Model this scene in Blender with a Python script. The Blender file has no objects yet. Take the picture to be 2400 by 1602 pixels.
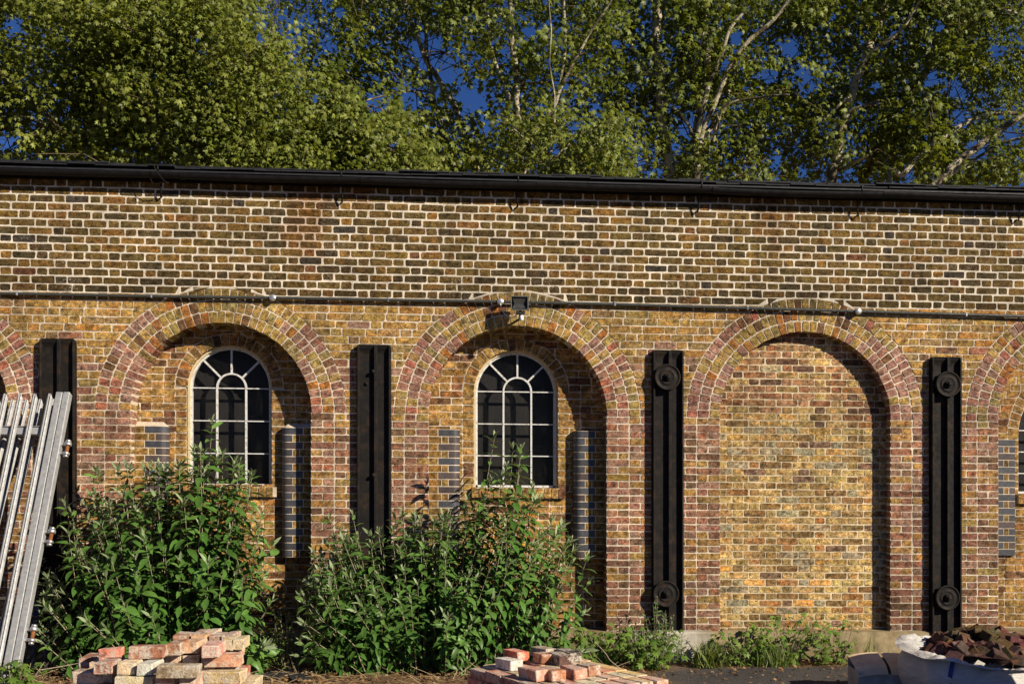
import bpy, math, random
import numpy as np
from mathutils import Vector, Matrix, noise as mnoise

# ------------------------------------------------------------------ camera, light, exposure
S = bpy.context.scene
C = S.collection
FPX, TH, CY, CZ, HZN = 2574.0, math.atan(0.067), -11.0, 1.80, 1130.0
cam_d = bpy.data.cameras.new('camera')
cam = bpy.data.objects.new('camera', cam_d)
C.objects.link(cam)
cam.location = (0, CY, CZ)
cam.rotation_euler = (math.pi / 2, 0, -TH)
cam_d.sensor_width = 36
cam_d.lens = 36 * FPX / 2400
cam_d.shift_y = (HZN - 801) / 2400
cam_d.clip_start = 0.1
cam_d.clip_end = 2000
S.camera = cam

sun_to = Vector((1.18, -1.0, 0.80)).normalized()      # from the wall towards the sun
SUN_EL = math.asin(sun_to.z)
SUN_AZ = math.atan2(sun_to.x, sun_to.y)               # clockwise from +Y
w = bpy.data.worlds.new('World')
S.world = w
w.use_nodes = True
nt = w.node_tree
nt.nodes.clear()
sky = nt.nodes.new('ShaderNodeTexSky')
sky.sky_type = 'NISHITA'
sky.sun_disc = False
sky.sun_elevation = SUN_EL
sky.sun_rotation = SUN_AZ
sky.altitude = 0
sky.air_density = 1.0
sky.dust_density = 0.0
sky.ozone_density = 5.0
bg = nt.nodes.new('ShaderNodeBackground')
bg.inputs['Strength'].default_value = 0.05
wo = nt.nodes.new('ShaderNodeOutputWorld')
tint = nt.nodes.new('ShaderNodeMix'); tint.data_type = 'RGBA'; tint.blend_type = 'MULTIPLY'; tint.inputs[0].default_value = 1
tint.inputs[7].default_value = (.36, .52, .88, 1)      # the deep polarised blue of the photograph
nt.links.new(sky.outputs[0], tint.inputs[6]); nt.links.new(tint.outputs[2], bg.inputs[0])
nt.links.new(bg.outputs[0], wo.inputs[0])
sd = bpy.data.lights.new('sun', 'SUN')
sd.energy = 5.0
sd.angle = math.radians(0.5)
sd.color = (1.0, 0.885, 0.72)
so = bpy.data.objects.new('sun', sd)
so.rotation_euler = sun_to.to_track_quat('Z', 'Y').to_euler()
so.location = (6, -8, 9)
C.objects.link(so)
S.view_settings.view_transform = 'Standard'
S.view_settings.look = 'None'
S.view_settings.gamma = 1
S.view_settings.use_curve_mapping = False
S.view_settings.exposure = 0.48
S.render.engine = 'CYCLES'
S.cycles.max_bounces = 5
S.cycles.diffuse_bounces = 2
S.cycles.glossy_bounces = 2
S.cycles.transmission_bounces = 3
S.cycles.transparent_max_bounces = 8
S.cycles.use_denoising = True

# ------------------------------------------------------------------ helpers
SIN, COS = math.sin(TH), math.cos(TH)
SLOPE = 0.0085                                        # the courses fall a little to the right
def at(px, py, Y=0.0):
    """a point of the plane y = Y that a ray through the photograph's pixel meets"""
    t = (px - 1200) / FPX
    D = Y - CY
    # right = x cos - D sin ; depth = x sin + D cos ; right/depth = t
    x = D * (t * COS + SIN) / (COS - t * SIN)
    dep = x * SIN + D * COS
    return x, CZ + (HZN - py) * dep / FPX
def atb(px, py, Y=0.0):
    x, z = at(px, py, Y)
    return x, z + SLOPE * x                           # building coordinates (courses level)
def lat(X, Z):
    """lateral offset and depth from the camera -> world x, y"""
    return X * COS + Z * SIN, CY - X * SIN + Z * COS
def sh(p):
    return (p[0], p[1], p[2] - SLOPE * p[0])

def tag(o, label=None, cat=None, group=None, kind=None):
    if label: o['label'] = label
    if cat: o['category'] = cat
    if group: o['group'] = group
    if kind: o['kind'] = kind
    return o
def empty(name, loc=(0, 0, 0), rz=0.0):
    o = bpy.data.objects.new(name, None)
    o.location = loc
    o.rotation_euler = (0, 0, rz)
    o.empty_display_size = 0.1
    C.objects.link(o)
    return o
def parent_to(o, p):
    """parent keeping the child's mesh where it was built (world coordinates)"""
    o.parent = p
    lp = Matrix.Translation(p.location) @ p.rotation_euler.to_matrix().to_4x4()   # every part is laid out in world space
    o.matrix_parent_inverse = lp.inverted()

class MB:
    def __init__(self):
        self.v, self.f, self.c = [], [], []
        self.sm = []
    def add(self, vs, fs, col=(1, 1, 1), smooth=False):
        b = len(self.v)
        self.v.extend(vs)
        self.c.extend([col] * len(vs))
        for f in fs:
            self.f.append(tuple(b + i for i in f))
            self.sm.append(smooth)
    def build(self, name, mat, parent=None, shear=False, local=None, center=False):
        vs = self.v
        if shear: vs = [sh(p) for p in vs]
        off = Vector((0, 0, 0))
        if center and vs:
            lo = [min(p[i] for p in vs) for i in range(3)]
            hi = [max(p[i] for p in vs) for i in range(3)]
            off = Vector(((lo[0] + hi[0]) / 2, (lo[1] + hi[1]) / 2, lo[2]))
            vs = [(p[0] - off.x, p[1] - off.y, p[2] - off.z) for p in vs]
        me = bpy.data.meshes.new(name)
        me.from_pydata(vs, [], self.f)
        if self.c:
            at_ = me.color_attributes.new('col', 'FLOAT_COLOR', 'POINT')
            arr = np.ones((len(self.c), 4), np.float32)
            arr[:, :3] = np.array(self.c, np.float32)
            at_.data.foreach_set('color', arr.ravel())
        me.polygons.foreach_set('use_smooth', self.sm)
        if mat: me.materials.append(mat)
        o = bpy.data.objects.new(name, me)
        o.location = off
        C.objects.link(o)
        if parent:
            if local: o.parent = parent
            else: parent_to(o, parent)
        return o
    # boxes in world or any frame given by M
    def box(self, lo, hi, col=(1, 1, 1), M=None, bev=0.0):
        x0, y0, z0 = lo; x1, y1, z1 = hi
        if bev <= 0:
            vs = [(x0, y0, z0), (x1, y0, z0), (x1, y1, z0), (x0, y1, z0), (x0, y0, z1), (x1, y0, z1), (x1, y1, z1), (x0, y1, z1)]
            fs = [(0, 3, 2, 1), (4, 5, 6, 7), (0, 1, 5, 4), (1, 2, 6, 5), (2, 3, 7, 6), (3, 0, 4, 7)]
        else:
            b = bev
            vs, fs = [], []
            def k(ix, iy, iz, ax):
                p = [x1 if ix else x0, y1 if iy else y0, z1 if iz else z0]
                s = [-1 if ix else 1, -1 if iy else 1, -1 if iz else 1]
                for a in range(3):
                    if a != ax: p[a] += s[a] * b
                return tuple(p)
            idx = {}
            for ix in (0, 1):
                for iy in (0, 1):
                    for iz in (0, 1):
                        for ax in range(3):
                            idx[(ix, iy, iz, ax)] = len(vs)
                            vs.append(k(ix, iy, iz, ax))
            I = idx
            for s in (0, 1):
                q = [I[(s, 0, 0, 0)], I[(s, 1, 0, 0)], I[(s, 1, 1, 0)], I[(s, 0, 1, 0)]]
                fs.append(tuple(q if s else q[::-1]))
                q = [I[(0, s, 0, 1)], I[(1, s, 0, 1)], I[(1, s, 1, 1)], I[(0, s, 1, 1)]]
                fs.append(tuple(q[::-1] if s else q))
                q = [I[(0, 0, s, 2)], I[(1, 0, s, 2)], I[(1, 1, s, 2)], I[(0, 1, s, 2)]]
                fs.append(tuple(q if s else q[::-1]))
            for a in (0, 1):
                for b_ in (0, 1):
                    # edges along z between x-face and y-face
                    q = [I[(a, b_, 0, 0)], I[(a, b_, 1, 0)], I[(a, b_, 1, 1)], I[(a, b_, 0, 1)]]
                    fs.append(tuple(q))
                    q = [I[(a, 0, b_, 0)], I[(a, 1, b_, 0)], I[(a, 1, b_, 2)], I[(a, 0, b_, 2)]]
                    fs.append(tuple(q))
                    q = [I[(0, a, b_, 1)], I[(1, a, b_, 1)], I[(1, a, b_, 2)], I[(0, a, b_, 2)]]
                    fs.append(tuple(q))
            for ix in (0, 1):
                for iy in (0, 1):
                    for iz in (0, 1):
                        fs.append((I[(ix, iy, iz, 0)], I[(ix, iy, iz, 1)], I[(ix, iy, iz, 2)]))
        if M is not None: vs = [tuple(M @ Vector(p)) for p in vs]
        self.add(vs, fs, col)
    def tube(self, pts, rad, n=8, col=(1, 1, 1), cap=True, smooth=True):
        pts = [Vector(p) for p in pts]
        if not isinstance(rad, (list, tuple)): rad = [rad] * len(pts)
        vs, fs = [], []
        up = Vector((0, 0, 1))
        d0 = (pts[1] - pts[0]).normalized()
        if abs(d0.z) > 0.9: up = Vector((1, 0, 0))
        a = d0.cross(up).normalized()
        for i, p in enumerate(pts):
            d = (pts[min(i + 1, len(pts) - 1)] - pts[max(i - 1, 0)]).normalized()
            a = (a - d * a.dot(d))
            if a.length < 1e-6: a = d.orthogonal()
            a.normalize()
            b = d.cross(a)
            for k in range(n):
                t = 2 * math.pi * k / n
                vs.append(tuple(p + (a * math.cos(t) + b * math.sin(t)) * rad[i]))
        for i in range(len(pts) - 1):
            for k in range(n):
                k2 = (k + 1) % n
                fs.append((i * n + k, i * n + k2, (i + 1) * n + k2, (i + 1) * n + k))
        self.add(vs, fs, col, smooth)
        if cap:
            self.add(vs[:n], [tuple(range(n))[::-1]], col)
            self.add(vs[-n:], [tuple(range(n))], col)
    def lathe(self, prof, M, n=32, col=(1, 1, 1), smooth=True):
        """prof: list of (radius, height); axis is local z of M"""
        vs, fs = [], []
        for r, h in prof:
            for k in range(n):
                t = 2 * math.pi * k / n
                vs.append(tuple(M @ Vector((r * math.cos(t), r * math.sin(t), h))))
        for i in range(len(prof) - 1):
            for k in range(n):
                k2 = (k + 1) % n
                fs.append((i * n + k, i * n + k2, (i + 1) * n + k2, (i + 1) * n + k))
        self.add(vs, fs, col, smooth)
        self.add(vs[-n:], [tuple(range(n))], col)
    def sweep_profile(self, prof, x0, x1, col=(1, 1, 1), closed=True):
        """profile in (y,z) run along x"""
        n = len(prof)
        vs = [(x0, y, z) for y, z in prof] + [(x1, y, z) for y, z in prof]
        fs = [(i, (i + 1) % n, n + (i + 1) % n, n + i) for i in range(n if closed else n - 1)]
        if closed: fs += [tuple(range(n))[::-1], tuple(range(n, 2 * n))]
        self.add(vs, fs, col)

def face_prism(mb, quad, yf, yb, col, rnd, cut=0.012, jit=0.0034, inset=0.003, tilt=0.0015):
    """a brick seen from the front: quad = 4 (x,z) points anticlockwise from lower left; rounded corners, chamfered arris"""
    q = [Vector((p[0], p[1])) for p in quad]
    w_ = min((q[1] - q[0]).length, (q[2] - q[1]).length, (q[3] - q[2]).length + 0.004, (q[3] - q[0]).length)
    c = min(cut, w_ * 0.3)
    pts = []
    for i in range(4):
        a, b, d = q[i - 1], q[i], q[(i + 1) % 4]
        e1, e2 = (a - b), (d - b)
        if e1.length < 1e-5 or e2.length < 1e-5:
            pts.append(b)
            continue
        c1, c2 = c * rnd.uniform(.35, 1.15), c * rnd.uniform(.35, 1.15)
        pts.append(b + e1.normalized() * min(c1, e1.length * .45))
        pts.append(b + e2.normalized() * min(c2, e2.length * .45))
    # extra vertices along the sides make the arris wander
    out = []
    for i, p in enumerate(pts):
        out.append(p)
        e = pts[(i + 1) % len(pts)] - p
        k = 3 if e.length > .14 else (1 if e.length > .045 else 0)
        for m in range(k): out.append(p + e * ((m + rnd.uniform(.75, 1.25)) / (k + 1)))
    pts = [p + Vector((rnd.uniform(-jit, jit), rnd.uniform(-jit, jit))) for p in pts]
    cen = sum(pts, Vector((0, 0))) / len(pts)
    n = len(pts)
    y0 = yf + rnd.uniform(-.0018, .0004)
    tx, tz = rnd.uniform(-tilt, tilt) * 4, rnd.uniform(-tilt, tilt) * 14
    vs = []
    for p in pts:
        d = (p - cen)
        L = max(d.length, 1e-4)
        k = p - d * min(.5, inset / L)
        vs.append((k.x, y0 + tx * (k.x - cen.x) + tz * (k.y - cen.y), k.y))
    for p in pts: vs.append((p.x, y0 + inset * .9, p.y))
    for p in pts: vs.append((p.x, yb, p.y))
    fs = [tuple(range(n))]
    for i in range(n):
        j = (i + 1) % n
        fs.append((i, n + i, n + j, j))
        fs.append((n + i, 2 * n + i, 2 * n + j, n + j))
    mb.add(vs, fs, col)

# ------------------------------------------------------------------ materials
def L(*c):
    """sRGB 0..255 -> linear"""
    r = []
    for v in c:
        v /= 255
        r.append(v / 12.92 if v <= .04045 else ((v + .055) / 1.055) ** 2.4)
    return tuple(r)
class NM:
    def __init__(self, name):
        self.m = bpy.data.materials.new(name)
        self.m.use_nodes = True
        self.t = self.m.node_tree
        self.b = self.t.nodes['Principled BSDF']
        self.out = self.t.nodes['Material Output']
        self.pos = self.n('ShaderNodeNewGeometry').outputs['Position']
    def n(self, k): return self.t.nodes.new(k)
    def ln(self, a, b): self.t.links.new(a, b)
    def setv(self, sock, v):
        if hasattr(v, 'is_output') or isinstance(v, bpy.types.NodeSocket): self.ln(v, sock)
        else: sock.default_value = v
    def noise(self, scale, detail=4, rough=.55, vec=None, dist=0, stretch=None):
        x = self.n('ShaderNodeTexNoise')
        x.inputs['Scale'].default_value = scale
        x.inputs['Detail'].default_value = detail
        x.inputs['Roughness'].default_value = rough
        x.inputs['Distortion'].default_value = dist
        v = vec or self.pos
        if stretch:
            mp = self.n('ShaderNodeMapping')
            mp.inputs['Scale'].default_value = stretch
            self.ln(v, mp.inputs[0])
            v = mp.outputs[0]
        self.ln(v, x.inputs['Vector'])
        return x.outputs['Fac']
    def vor(self, scale, feat='F1', rand=1.0):
        x = self.n('ShaderNodeTexVoronoi')
        x.feature = feat
        x.inputs['Scale'].default_value = scale
        x.inputs['Randomness'].default_value = rand
        self.ln(self.pos, x.inputs['Vector'])
        return x
    def mr(self, v, a, b, c=0.0, d=1.0, smooth=False):
        x = self.n('ShaderNodeMapRange')
        if smooth: x.interpolation_type = 'SMOOTHSTEP'
        self.ln(v, x.inputs['Value'])
        for k, val in zip(('From Min', 'From Max', 'To Min', 'To Max'), (a, b, c, d)): x.inputs[k].default_value = val
        return x.outputs[0]
    def math(self, op, a, b=0.0, c=None):
        x = self.n('ShaderNodeMath')
        x.operation = op
        self.setv(x.inputs[0], a); self.setv(x.inputs[1], b)
        if c is not None: self.setv(x.inputs[2], c)
        return x.outputs[0]
    def mix(self, f, a, b, mode='MIX'):
        x = self.n('ShaderNodeMix')
        x.data_type = 'RGBA'
        x.blend_type = mode
        self.setv(x.inputs[0], f)
        for i, v in ((6, a), (7, b)):
            if isinstance(v, tuple): v = tuple(v[:3]) + (1,)
            self.setv(x.inputs[i], v)
        return x.outputs[2]
    def attr(self, name='col'):
        x = self.n('ShaderNodeAttribute')
        x.attribute_name = name
        return x.outputs['Color']
    def scalec(self, col, v):
        """multiply a colour by a value socket"""
        x = self.n('ShaderNodeVectorMath')
        x.operation = 'SCALE'
        self.setv(x.inputs[0], col); self.setv(x.inputs['Scale'], v)
        return x.outputs[0]
    def bump(self, h, strength=.5, dist=.01, prev=None):
        x = self.n('ShaderNodeBump')
        x.inputs['Strength'].default_value = strength
        x.inputs['Distance'].default_value = dist
        self.ln(h, x.inputs['Height'])
        if prev: self.ln(prev, x.inputs['Normal'])
        return x.outputs[0]
    def done(self, col, rough=.9, normal=None, spec=.3, metal=0.0):
        if isinstance(col, tuple): col = tuple(col[:3]) + (1,)
        self.setv(self.b.inputs['Base Color'], col)
        self.setv(self.b.inputs['Roughness'], rough)
        self.b.inputs['Specular IOR Level'].default_value = spec
        self.setv(self.b.inputs['Metallic'], metal)
        if normal: self.ln(normal, self.b.inputs['Normal'])
        return self.m
    def xz(self):
        s = self.n('ShaderNodeSeparateXYZ')
        self.ln(self.pos, s.inputs[0])
        return s.outputs[0], s.outputs[1], s.outputs[2]

def wall_stains(M, col, amount=1.0, rust=True):
    """rust runs and soot that hang below the gutter brackets and joints"""
    x, y, z = M.xz()
    if rust:
        for px, wd, top, bot, st in ((722, .30, 4.75, 3.85, .46), (1812, .20, 4.75, 3.9, .62), (850, .16, 4.75, 4.35, .5), (1225, .08, 4.65, 4.3, .5)):
            cx = at(px, 560)[0]
            nz = M.noise(3.0, 3, stretch=(1.5, 1, .6))
            xo = M.math('ADD', M.math('SUBTRACT', x, cx), M.math('MULTIPLY', M.math('SUBTRACT', nz, .5), .75))
            fx = M.mr(M.math('ABSOLUTE', xo), wd, wd * .25, 0, 1, True)
            fz = M.math('MULTIPLY', M.mr(z, bot, bot + .35, 0, 1, True), M.mr(z, top + .1, top, 0, 1))
            f = M.math('MULTIPLY', M.math('MULTIPLY', fx, fz), st * amount)
            col = M.mix(f, col, M.mix(1.0, col, (.62, .32, .13) if px < 1000 else (.42, .28, .16), 'MULTIPLY'))
    # soot / dirt washed over large areas
    n = M.noise(1.1, 4, .6, stretch=(1, 1, 1.6))
    col = M.scalec(col, M.mr(n, .38, .62, .80, 1.10))
    col = M.scalec(col, M.mr(M.noise(2.6, 5, .65, stretch=(1.6, 1, .5)), .40, .60, .84, 1.08))
    low = M.math('MULTIPLY', M.mr(z, .75, .2, 0, .45, True), M.noise(6, 4))
    col = M.mix(low, col, M.mix(1.0, col, (.55, .55, .42), 'MULTIPLY'))
    return col

def brick_mat(name, rust=True, bloom=.12):
    M = NM(name)
    c = M.attr()
    n1 = M.noise(15, 5, .7, stretch=(1, 1, 1.5))
    n2 = M.noise(75, 4, .65)
    c = M.scalec(c, M.mr(n1, .36, .66, .50, 1.42))
    c = M.scalec(c, M.mr(n2, .36, .64, .74, 1.24))
    c = M.scalec(c, M.mr(M.noise(38, 4, .7), .38, .62, .62, 1.34))
    # burnt orange / purple flashing inside each brick
    c = M.mix(M.mr(M.noise(8, 3, .55, stretch=(1, 1, 2.2)), .51, .66, 0, .55), c, M.mix(1.0, c, (1.38, .90, .52), 'MULTIPLY'))
    c = M.mix(M.mr(M.noise(14, 3, .5), .52, .62, 0, .74), c, M.mix(1.0, c, (.42, .39, .35), 'MULTIPLY'))
    # pits
    v = M.vor(46)
    pit = M.math('MULTIPLY', M.mr(v.outputs['Distance'], .30, .18, 0, 1), M.mr(M.noise(22, 2), .49, .56, 0, 1))
    c = M.mix(M.math('MULTIPLY', pit, .85), c, (.012, .010, .008))
    # lime bloom, mortar smears
    bl = M.math('MULTIPLY', M.mr(M.noise(2.3, 3), .55, .75, 0, 1), M.mr(M.noise(48, 4, .7), .55, .66, 0, 1))
    c = M.mix(M.math('MULTIPLY', bl, bloom * 5), c, (.55, .50, .40))
    c = wall_stains(M, c, rust=rust)
    h = M.math('ADD', M.math('MULTIPLY', n1, .8), M.math('MULTIPLY', n2, .5))
    h = M.math('SUBTRACT', h, M.math('MULTIPLY', pit, .9))
    nb = M.bump(h, .75, .006)
    nb = M.bump(M.noise(260, 3, .7), .35, .0015, nb)
    return M.done(c, .92, nb, .18)
def mortar_mat(name, col, rust=True):
    M = NM(name)
    n1 = M.noise(9, 5, .6)
    n2 = M.noise(70, 4, .6)
    c = M.mix(M.mr(n1, .3, .7), tuple(a * .80 for a in col), tuple(min(.8, a * 1.12) for a in col))
    c = M.scalec(c, M.mr(n2, .38, .62, .78, 1.1))
    c = M.mix(M.mr(M.noise(26, 4, .7), .56, .66, 0, .62), c, tuple(a * .42 for a in col))
    c = wall_stains(M, c, rust=rust)
    nb = M.bump(M.math('ADD', n1, n2), .6, .006)
    return M.done(c, .95, nb, .15)
def plain_mat(name, col, rough=.7, ns=20, var=.25, bump=.3, bd=.003, metal=0.0, spec=.3, col2=None, n2s=4, stretch=None, useattr=False):
    M = NM(name)
    n1 = M.noise(ns, 5, .6, stretch=stretch)
    base = M.attr() if useattr else col
    if useattr: c = M.scalec(base, M.mr(n1, .25, .75, 1 - var, 1 + var))
    else: c = M.mix(M.mr(n1, .3, .7), tuple(a * (1 - var) for a in col), tuple(a * (1 + var) for a in col))
    if col2: c = M.mix(M.mr(M.noise(n2s, 5, .65), .5, .66), c, col2)
    r = M.mr(M.noise(ns * 1.7, 3), .3, .7, max(.05, rough - .12), min(1, rough + .12))
    nb = M.bump(n1, bump, bd)
    return M.done(c, r, nb, spec, metal)
def leaf_mat(name, col, col2, trans=.25, rough=.5, back=None, vein=False):
    M = NM(name)
    a = M.attr()                                       # per-leaf tone in r, age in g
    s = M.n('ShaderNodeSeparateColor')
    M.ln(a, s.inputs[0])
    c = M.mix(s.outputs[1], col, col2)
    c = M.scalec(c, s.outputs[0])
    c = M.scalec(c, M.mr(M.noise(35, 3), .3, .7, .85, 1.15))
    if back:
        g = M.n('ShaderNodeNewGeometry')
        c = M.mix(g.outputs['Backfacing'], c, back)
    M.done(c, rough, None, .35)
    tr = M.n('ShaderNodeBsdfTranslucent')
    M.ln(M.mix(1.0, c, (1.3, 1.25, .45), 'MULTIPLY'), tr.inputs[0])
    mx = M.n('ShaderNodeMixShader')
    mx.inputs[0].default_value = trans
    M.ln(M.b.outputs[0], mx.inputs[1]); M.ln(tr.outputs[0], mx.inputs[2])
    M.ln(mx.outputs[0], M.out.inputs[0])
    return M.m

m_up = brick_mat('stock_brick_upper', True, .20)
m_lo = brick_mat('stock_brick_lower', False, .15)
m_mu = mortar_mat('mortar_upper', (.72, .64, .51))
m_ml = mortar_mat('mortar_lower', (.68, .58, .44), False)
m_mi = mortar_mat('mortar_infill', (.66, .54, .35), False)
M = NM('blue_brick')
c = M.scalec(M.attr(), M.mr(M.noise(22, 4), .3, .7, .75, 1.3))
m_blue = M.done(c, M.mr(M.noise(40, 3), .3, .7, .38, .6), M.bump(M.noise(60, 3), .3, .002), .45)
m_iron = plain_mat('black_painted_iron', (.0095, .0080, .0070), .74, 14, .45, .6, .003, 0, .22, col2=(.030, .018, .011), n2s=9)
m_gutter = plain_mat('black_gutter_paint', (.007, .0062, .0065), .5, 12, .4, .3, .003, 0, .22)
m_slate = plain_mat('roof_slate', (.022, .023, .027), .6, 12, .35, .5, .004, 0, .35)
m_white = plain_mat('old_white_paint', (.62, .62, .60), .5, 45, .14, .5, .002, 0, .4, col2=(.34, .31, .26), n2s=28)
m_fillet = plain_mat('frame_fillet', (.60, .49, .30), .85, 30, .15, .4, .003)
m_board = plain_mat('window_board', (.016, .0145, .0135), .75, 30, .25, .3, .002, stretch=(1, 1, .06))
m_conc = plain_mat('plinth_concrete', (.235, .185, .105), .95, 9, .32, .9, .012, 0, .15, col2=(.14, .10, .05), n2s=2.2)
m_render = plain_mat('plinth_pale_concrete', (.42, .39, .32), .9, 12, .2, .9, .01, 0, .15, col2=(.24, .20, .13), n2s=3)
m_galv = plain_mat('galvanised_steel', (.30, .305, .305), .55, 26, .24, .25, .001, .15, .4, col2=(.33, .34, .34), n2s=55)
m_rust = plain_mat('rusty_iron', (.20, .075, .025), .9, 40, .4, .8, .003)
m_pvc = plain_mat('dark_conduit', (.050, .052, .046), .33, 20, .2, .1, .001, 0, .5)
m_zinc = plain_mat('zinc_box', (.50, .50, .49), .35, 30, .2, .2, .001, .7, .5)
m_cable = plain_mat('white_cable', (.7, .7, .68), .5, 30, .1, .1, .001)
m_lamp = plain_mat('lamp_black', (.03, .03, .03), .4, 30, .2, .2, .001, 0, .5)
def glass_mat(name, tint=.92, ior=1.45):
    M = NM(name)
    fr = M.n('ShaderNodeFresnel'); fr.inputs[0].default_value = ior
    tr = M.n('ShaderNodeBsdfTransparent'); tr.inputs[0].default_value = (tint, tint, tint, 1)
    gl = M.n('ShaderNodeBsdfGlossy'); gl.inputs['Roughness'].default_value = .03
    M.ln(M.bump(M.noise(4, 2), .15, .01), gl.inputs['Normal'])
    mx = M.n('ShaderNodeMixShader')
    M.ln(fr.outputs[0], mx.inputs[0]); M.ln(tr.outputs[0], mx.inputs[1]); M.ln(gl.outputs[0], mx.inputs[2])
    df = M.n('ShaderNodeBsdfDiffuse'); df.inputs[0].default_value = (.32, .29, .24, 1)
    m2 = M.n('ShaderNodeMixShader')
    M.ln(M.math('ADD', M.mr(M.noise(5, 4, .7, stretch=(1, 1, .5)), .45, .75, .0, .028), M.mr(M.noise(60, 3), .62, .75, 0, .07)), m2.inputs[0])
    M.ln(mx.outputs[0], m2.inputs[1]); M.ln(df.outputs[0], m2.inputs[2])
    M.ln(m2.outputs[0], M.out.inputs[0])
    return M.m
m_glass = glass_mat('window_glass', .93, 1.18)
# ------------------------------------------------------------------ ground
rnd = random.Random(7)
M = NM('yard_ground')
x_, y_, z_ = M.xz()
asph = M.mix(M.mr(M.noise(60, 4, .7), .35, .65), (.040, .037, .036), (.105, .098, .092))
soil = M.mix(M.mr(M.noise(22, 5, .7), .35, .65), (.10, .058, .030), (.27, .17, .085))
fl = M.math('ADD', M.mr(x_, 1.6, 2.6, 1, 0, True), M.math('MULTIPLY', M.mr(y_, -.75, -.2, 0, 1, True), .9))
fl = M.mr(M.math('ADD', fl, M.math('SUBTRACT', M.noise(3, 4), .5)), .35, .65)
c = M.mix(fl, asph, soil)
c = M.mix(M.mr(M.noise(1.2, 4), .45, .7, 0, .5), c, (.12, .11, .10))
m_ground = M.done(c, .95, M.bump(M.noise(45, 5, .7), .9, .02), .15)
g = MB()
R_ = 900
# near strip, finely meshed and a little uneven; the far ground as one big sheet round it
xs = [-R_, -60] + [-9 + .12 * i for i in range(151)] + [60, R_]
ys = [-R_, -40] + [-4.2 + .12 * i for i in range(37)] + [40, R_]
vv = []
for yy in ys:
    for xx in xs:
        inn = abs(xx) < 9.1 and -4.3 < yy < .3
        vv.append((xx, yy, (mnoise.noise(Vector((xx * 1.7, yy * 1.7, 0))) * .022 + mnoise.noise(Vector((xx * 6, yy * 6, 3))) * .01) if inn else 0))
nx = len(xs)
g.add(vv, [(j * nx + i, j * nx + i + 1, (j + 1) * nx + i + 1, (j + 1) * nx + i) for j in range(len(ys) - 1) for i in range(nx - 1)], smooth=True)
tag(g.build('ground', m_ground), kind='structure')

# ------------------------------------------------------------------ the brick building
bld = tag(empty('brick_building', (0, 0, 0)), 'long yellow stock brick building with three round arched bays, two with arched windows', 'building')
XL, XR = -6.9, 7.3                                    # modelled length of the wall
ZTOP = atb(1028, 415, -.1)[1] - .006
ZSPR = 2.48                                             # springing line of the arches
ZPL = atb(1750, 1478)[1]                               # plinth top
ZSP = atb(0, 681)[1]                                   # where the rebuilt upper courses begin
PU = .0768
def arch(pxc, pxr, crown, Y, **k):
    xl, _ = atb(pxc - pxr, crown)
    xr, _ = atb(pxc + pxr, crown)
    xc = (xl + xr) / 2
    r = (xr - xl) / 2
    if r < .88 and Y > .2: r += .008
    return dict(xc=xc, r=r, zs=ZSPR, zc=ZSPR + r, Y=Y, **k)
ARCH = [arch(-197, 213, 739, .25, win=None),
        arch(518, 209, 752, .25, win=(539, 96, 811, 1138, 443, 635)),
        arch(1213.5, 208.5, 764, .25, win=(1211, 94.5, 823, 1141.5, 1116, 1306)),
        arch(1887.5, 199.5, 780, .125, win=None),
        arch(2535, 195, 797, .25, win=(2535, 139, 872, 1157, 2392, 2678))]
RT = .1155                                              # ring thickness with its joint
for a in ARCH: a['R'] = a['r'] + 3 * RT

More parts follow.
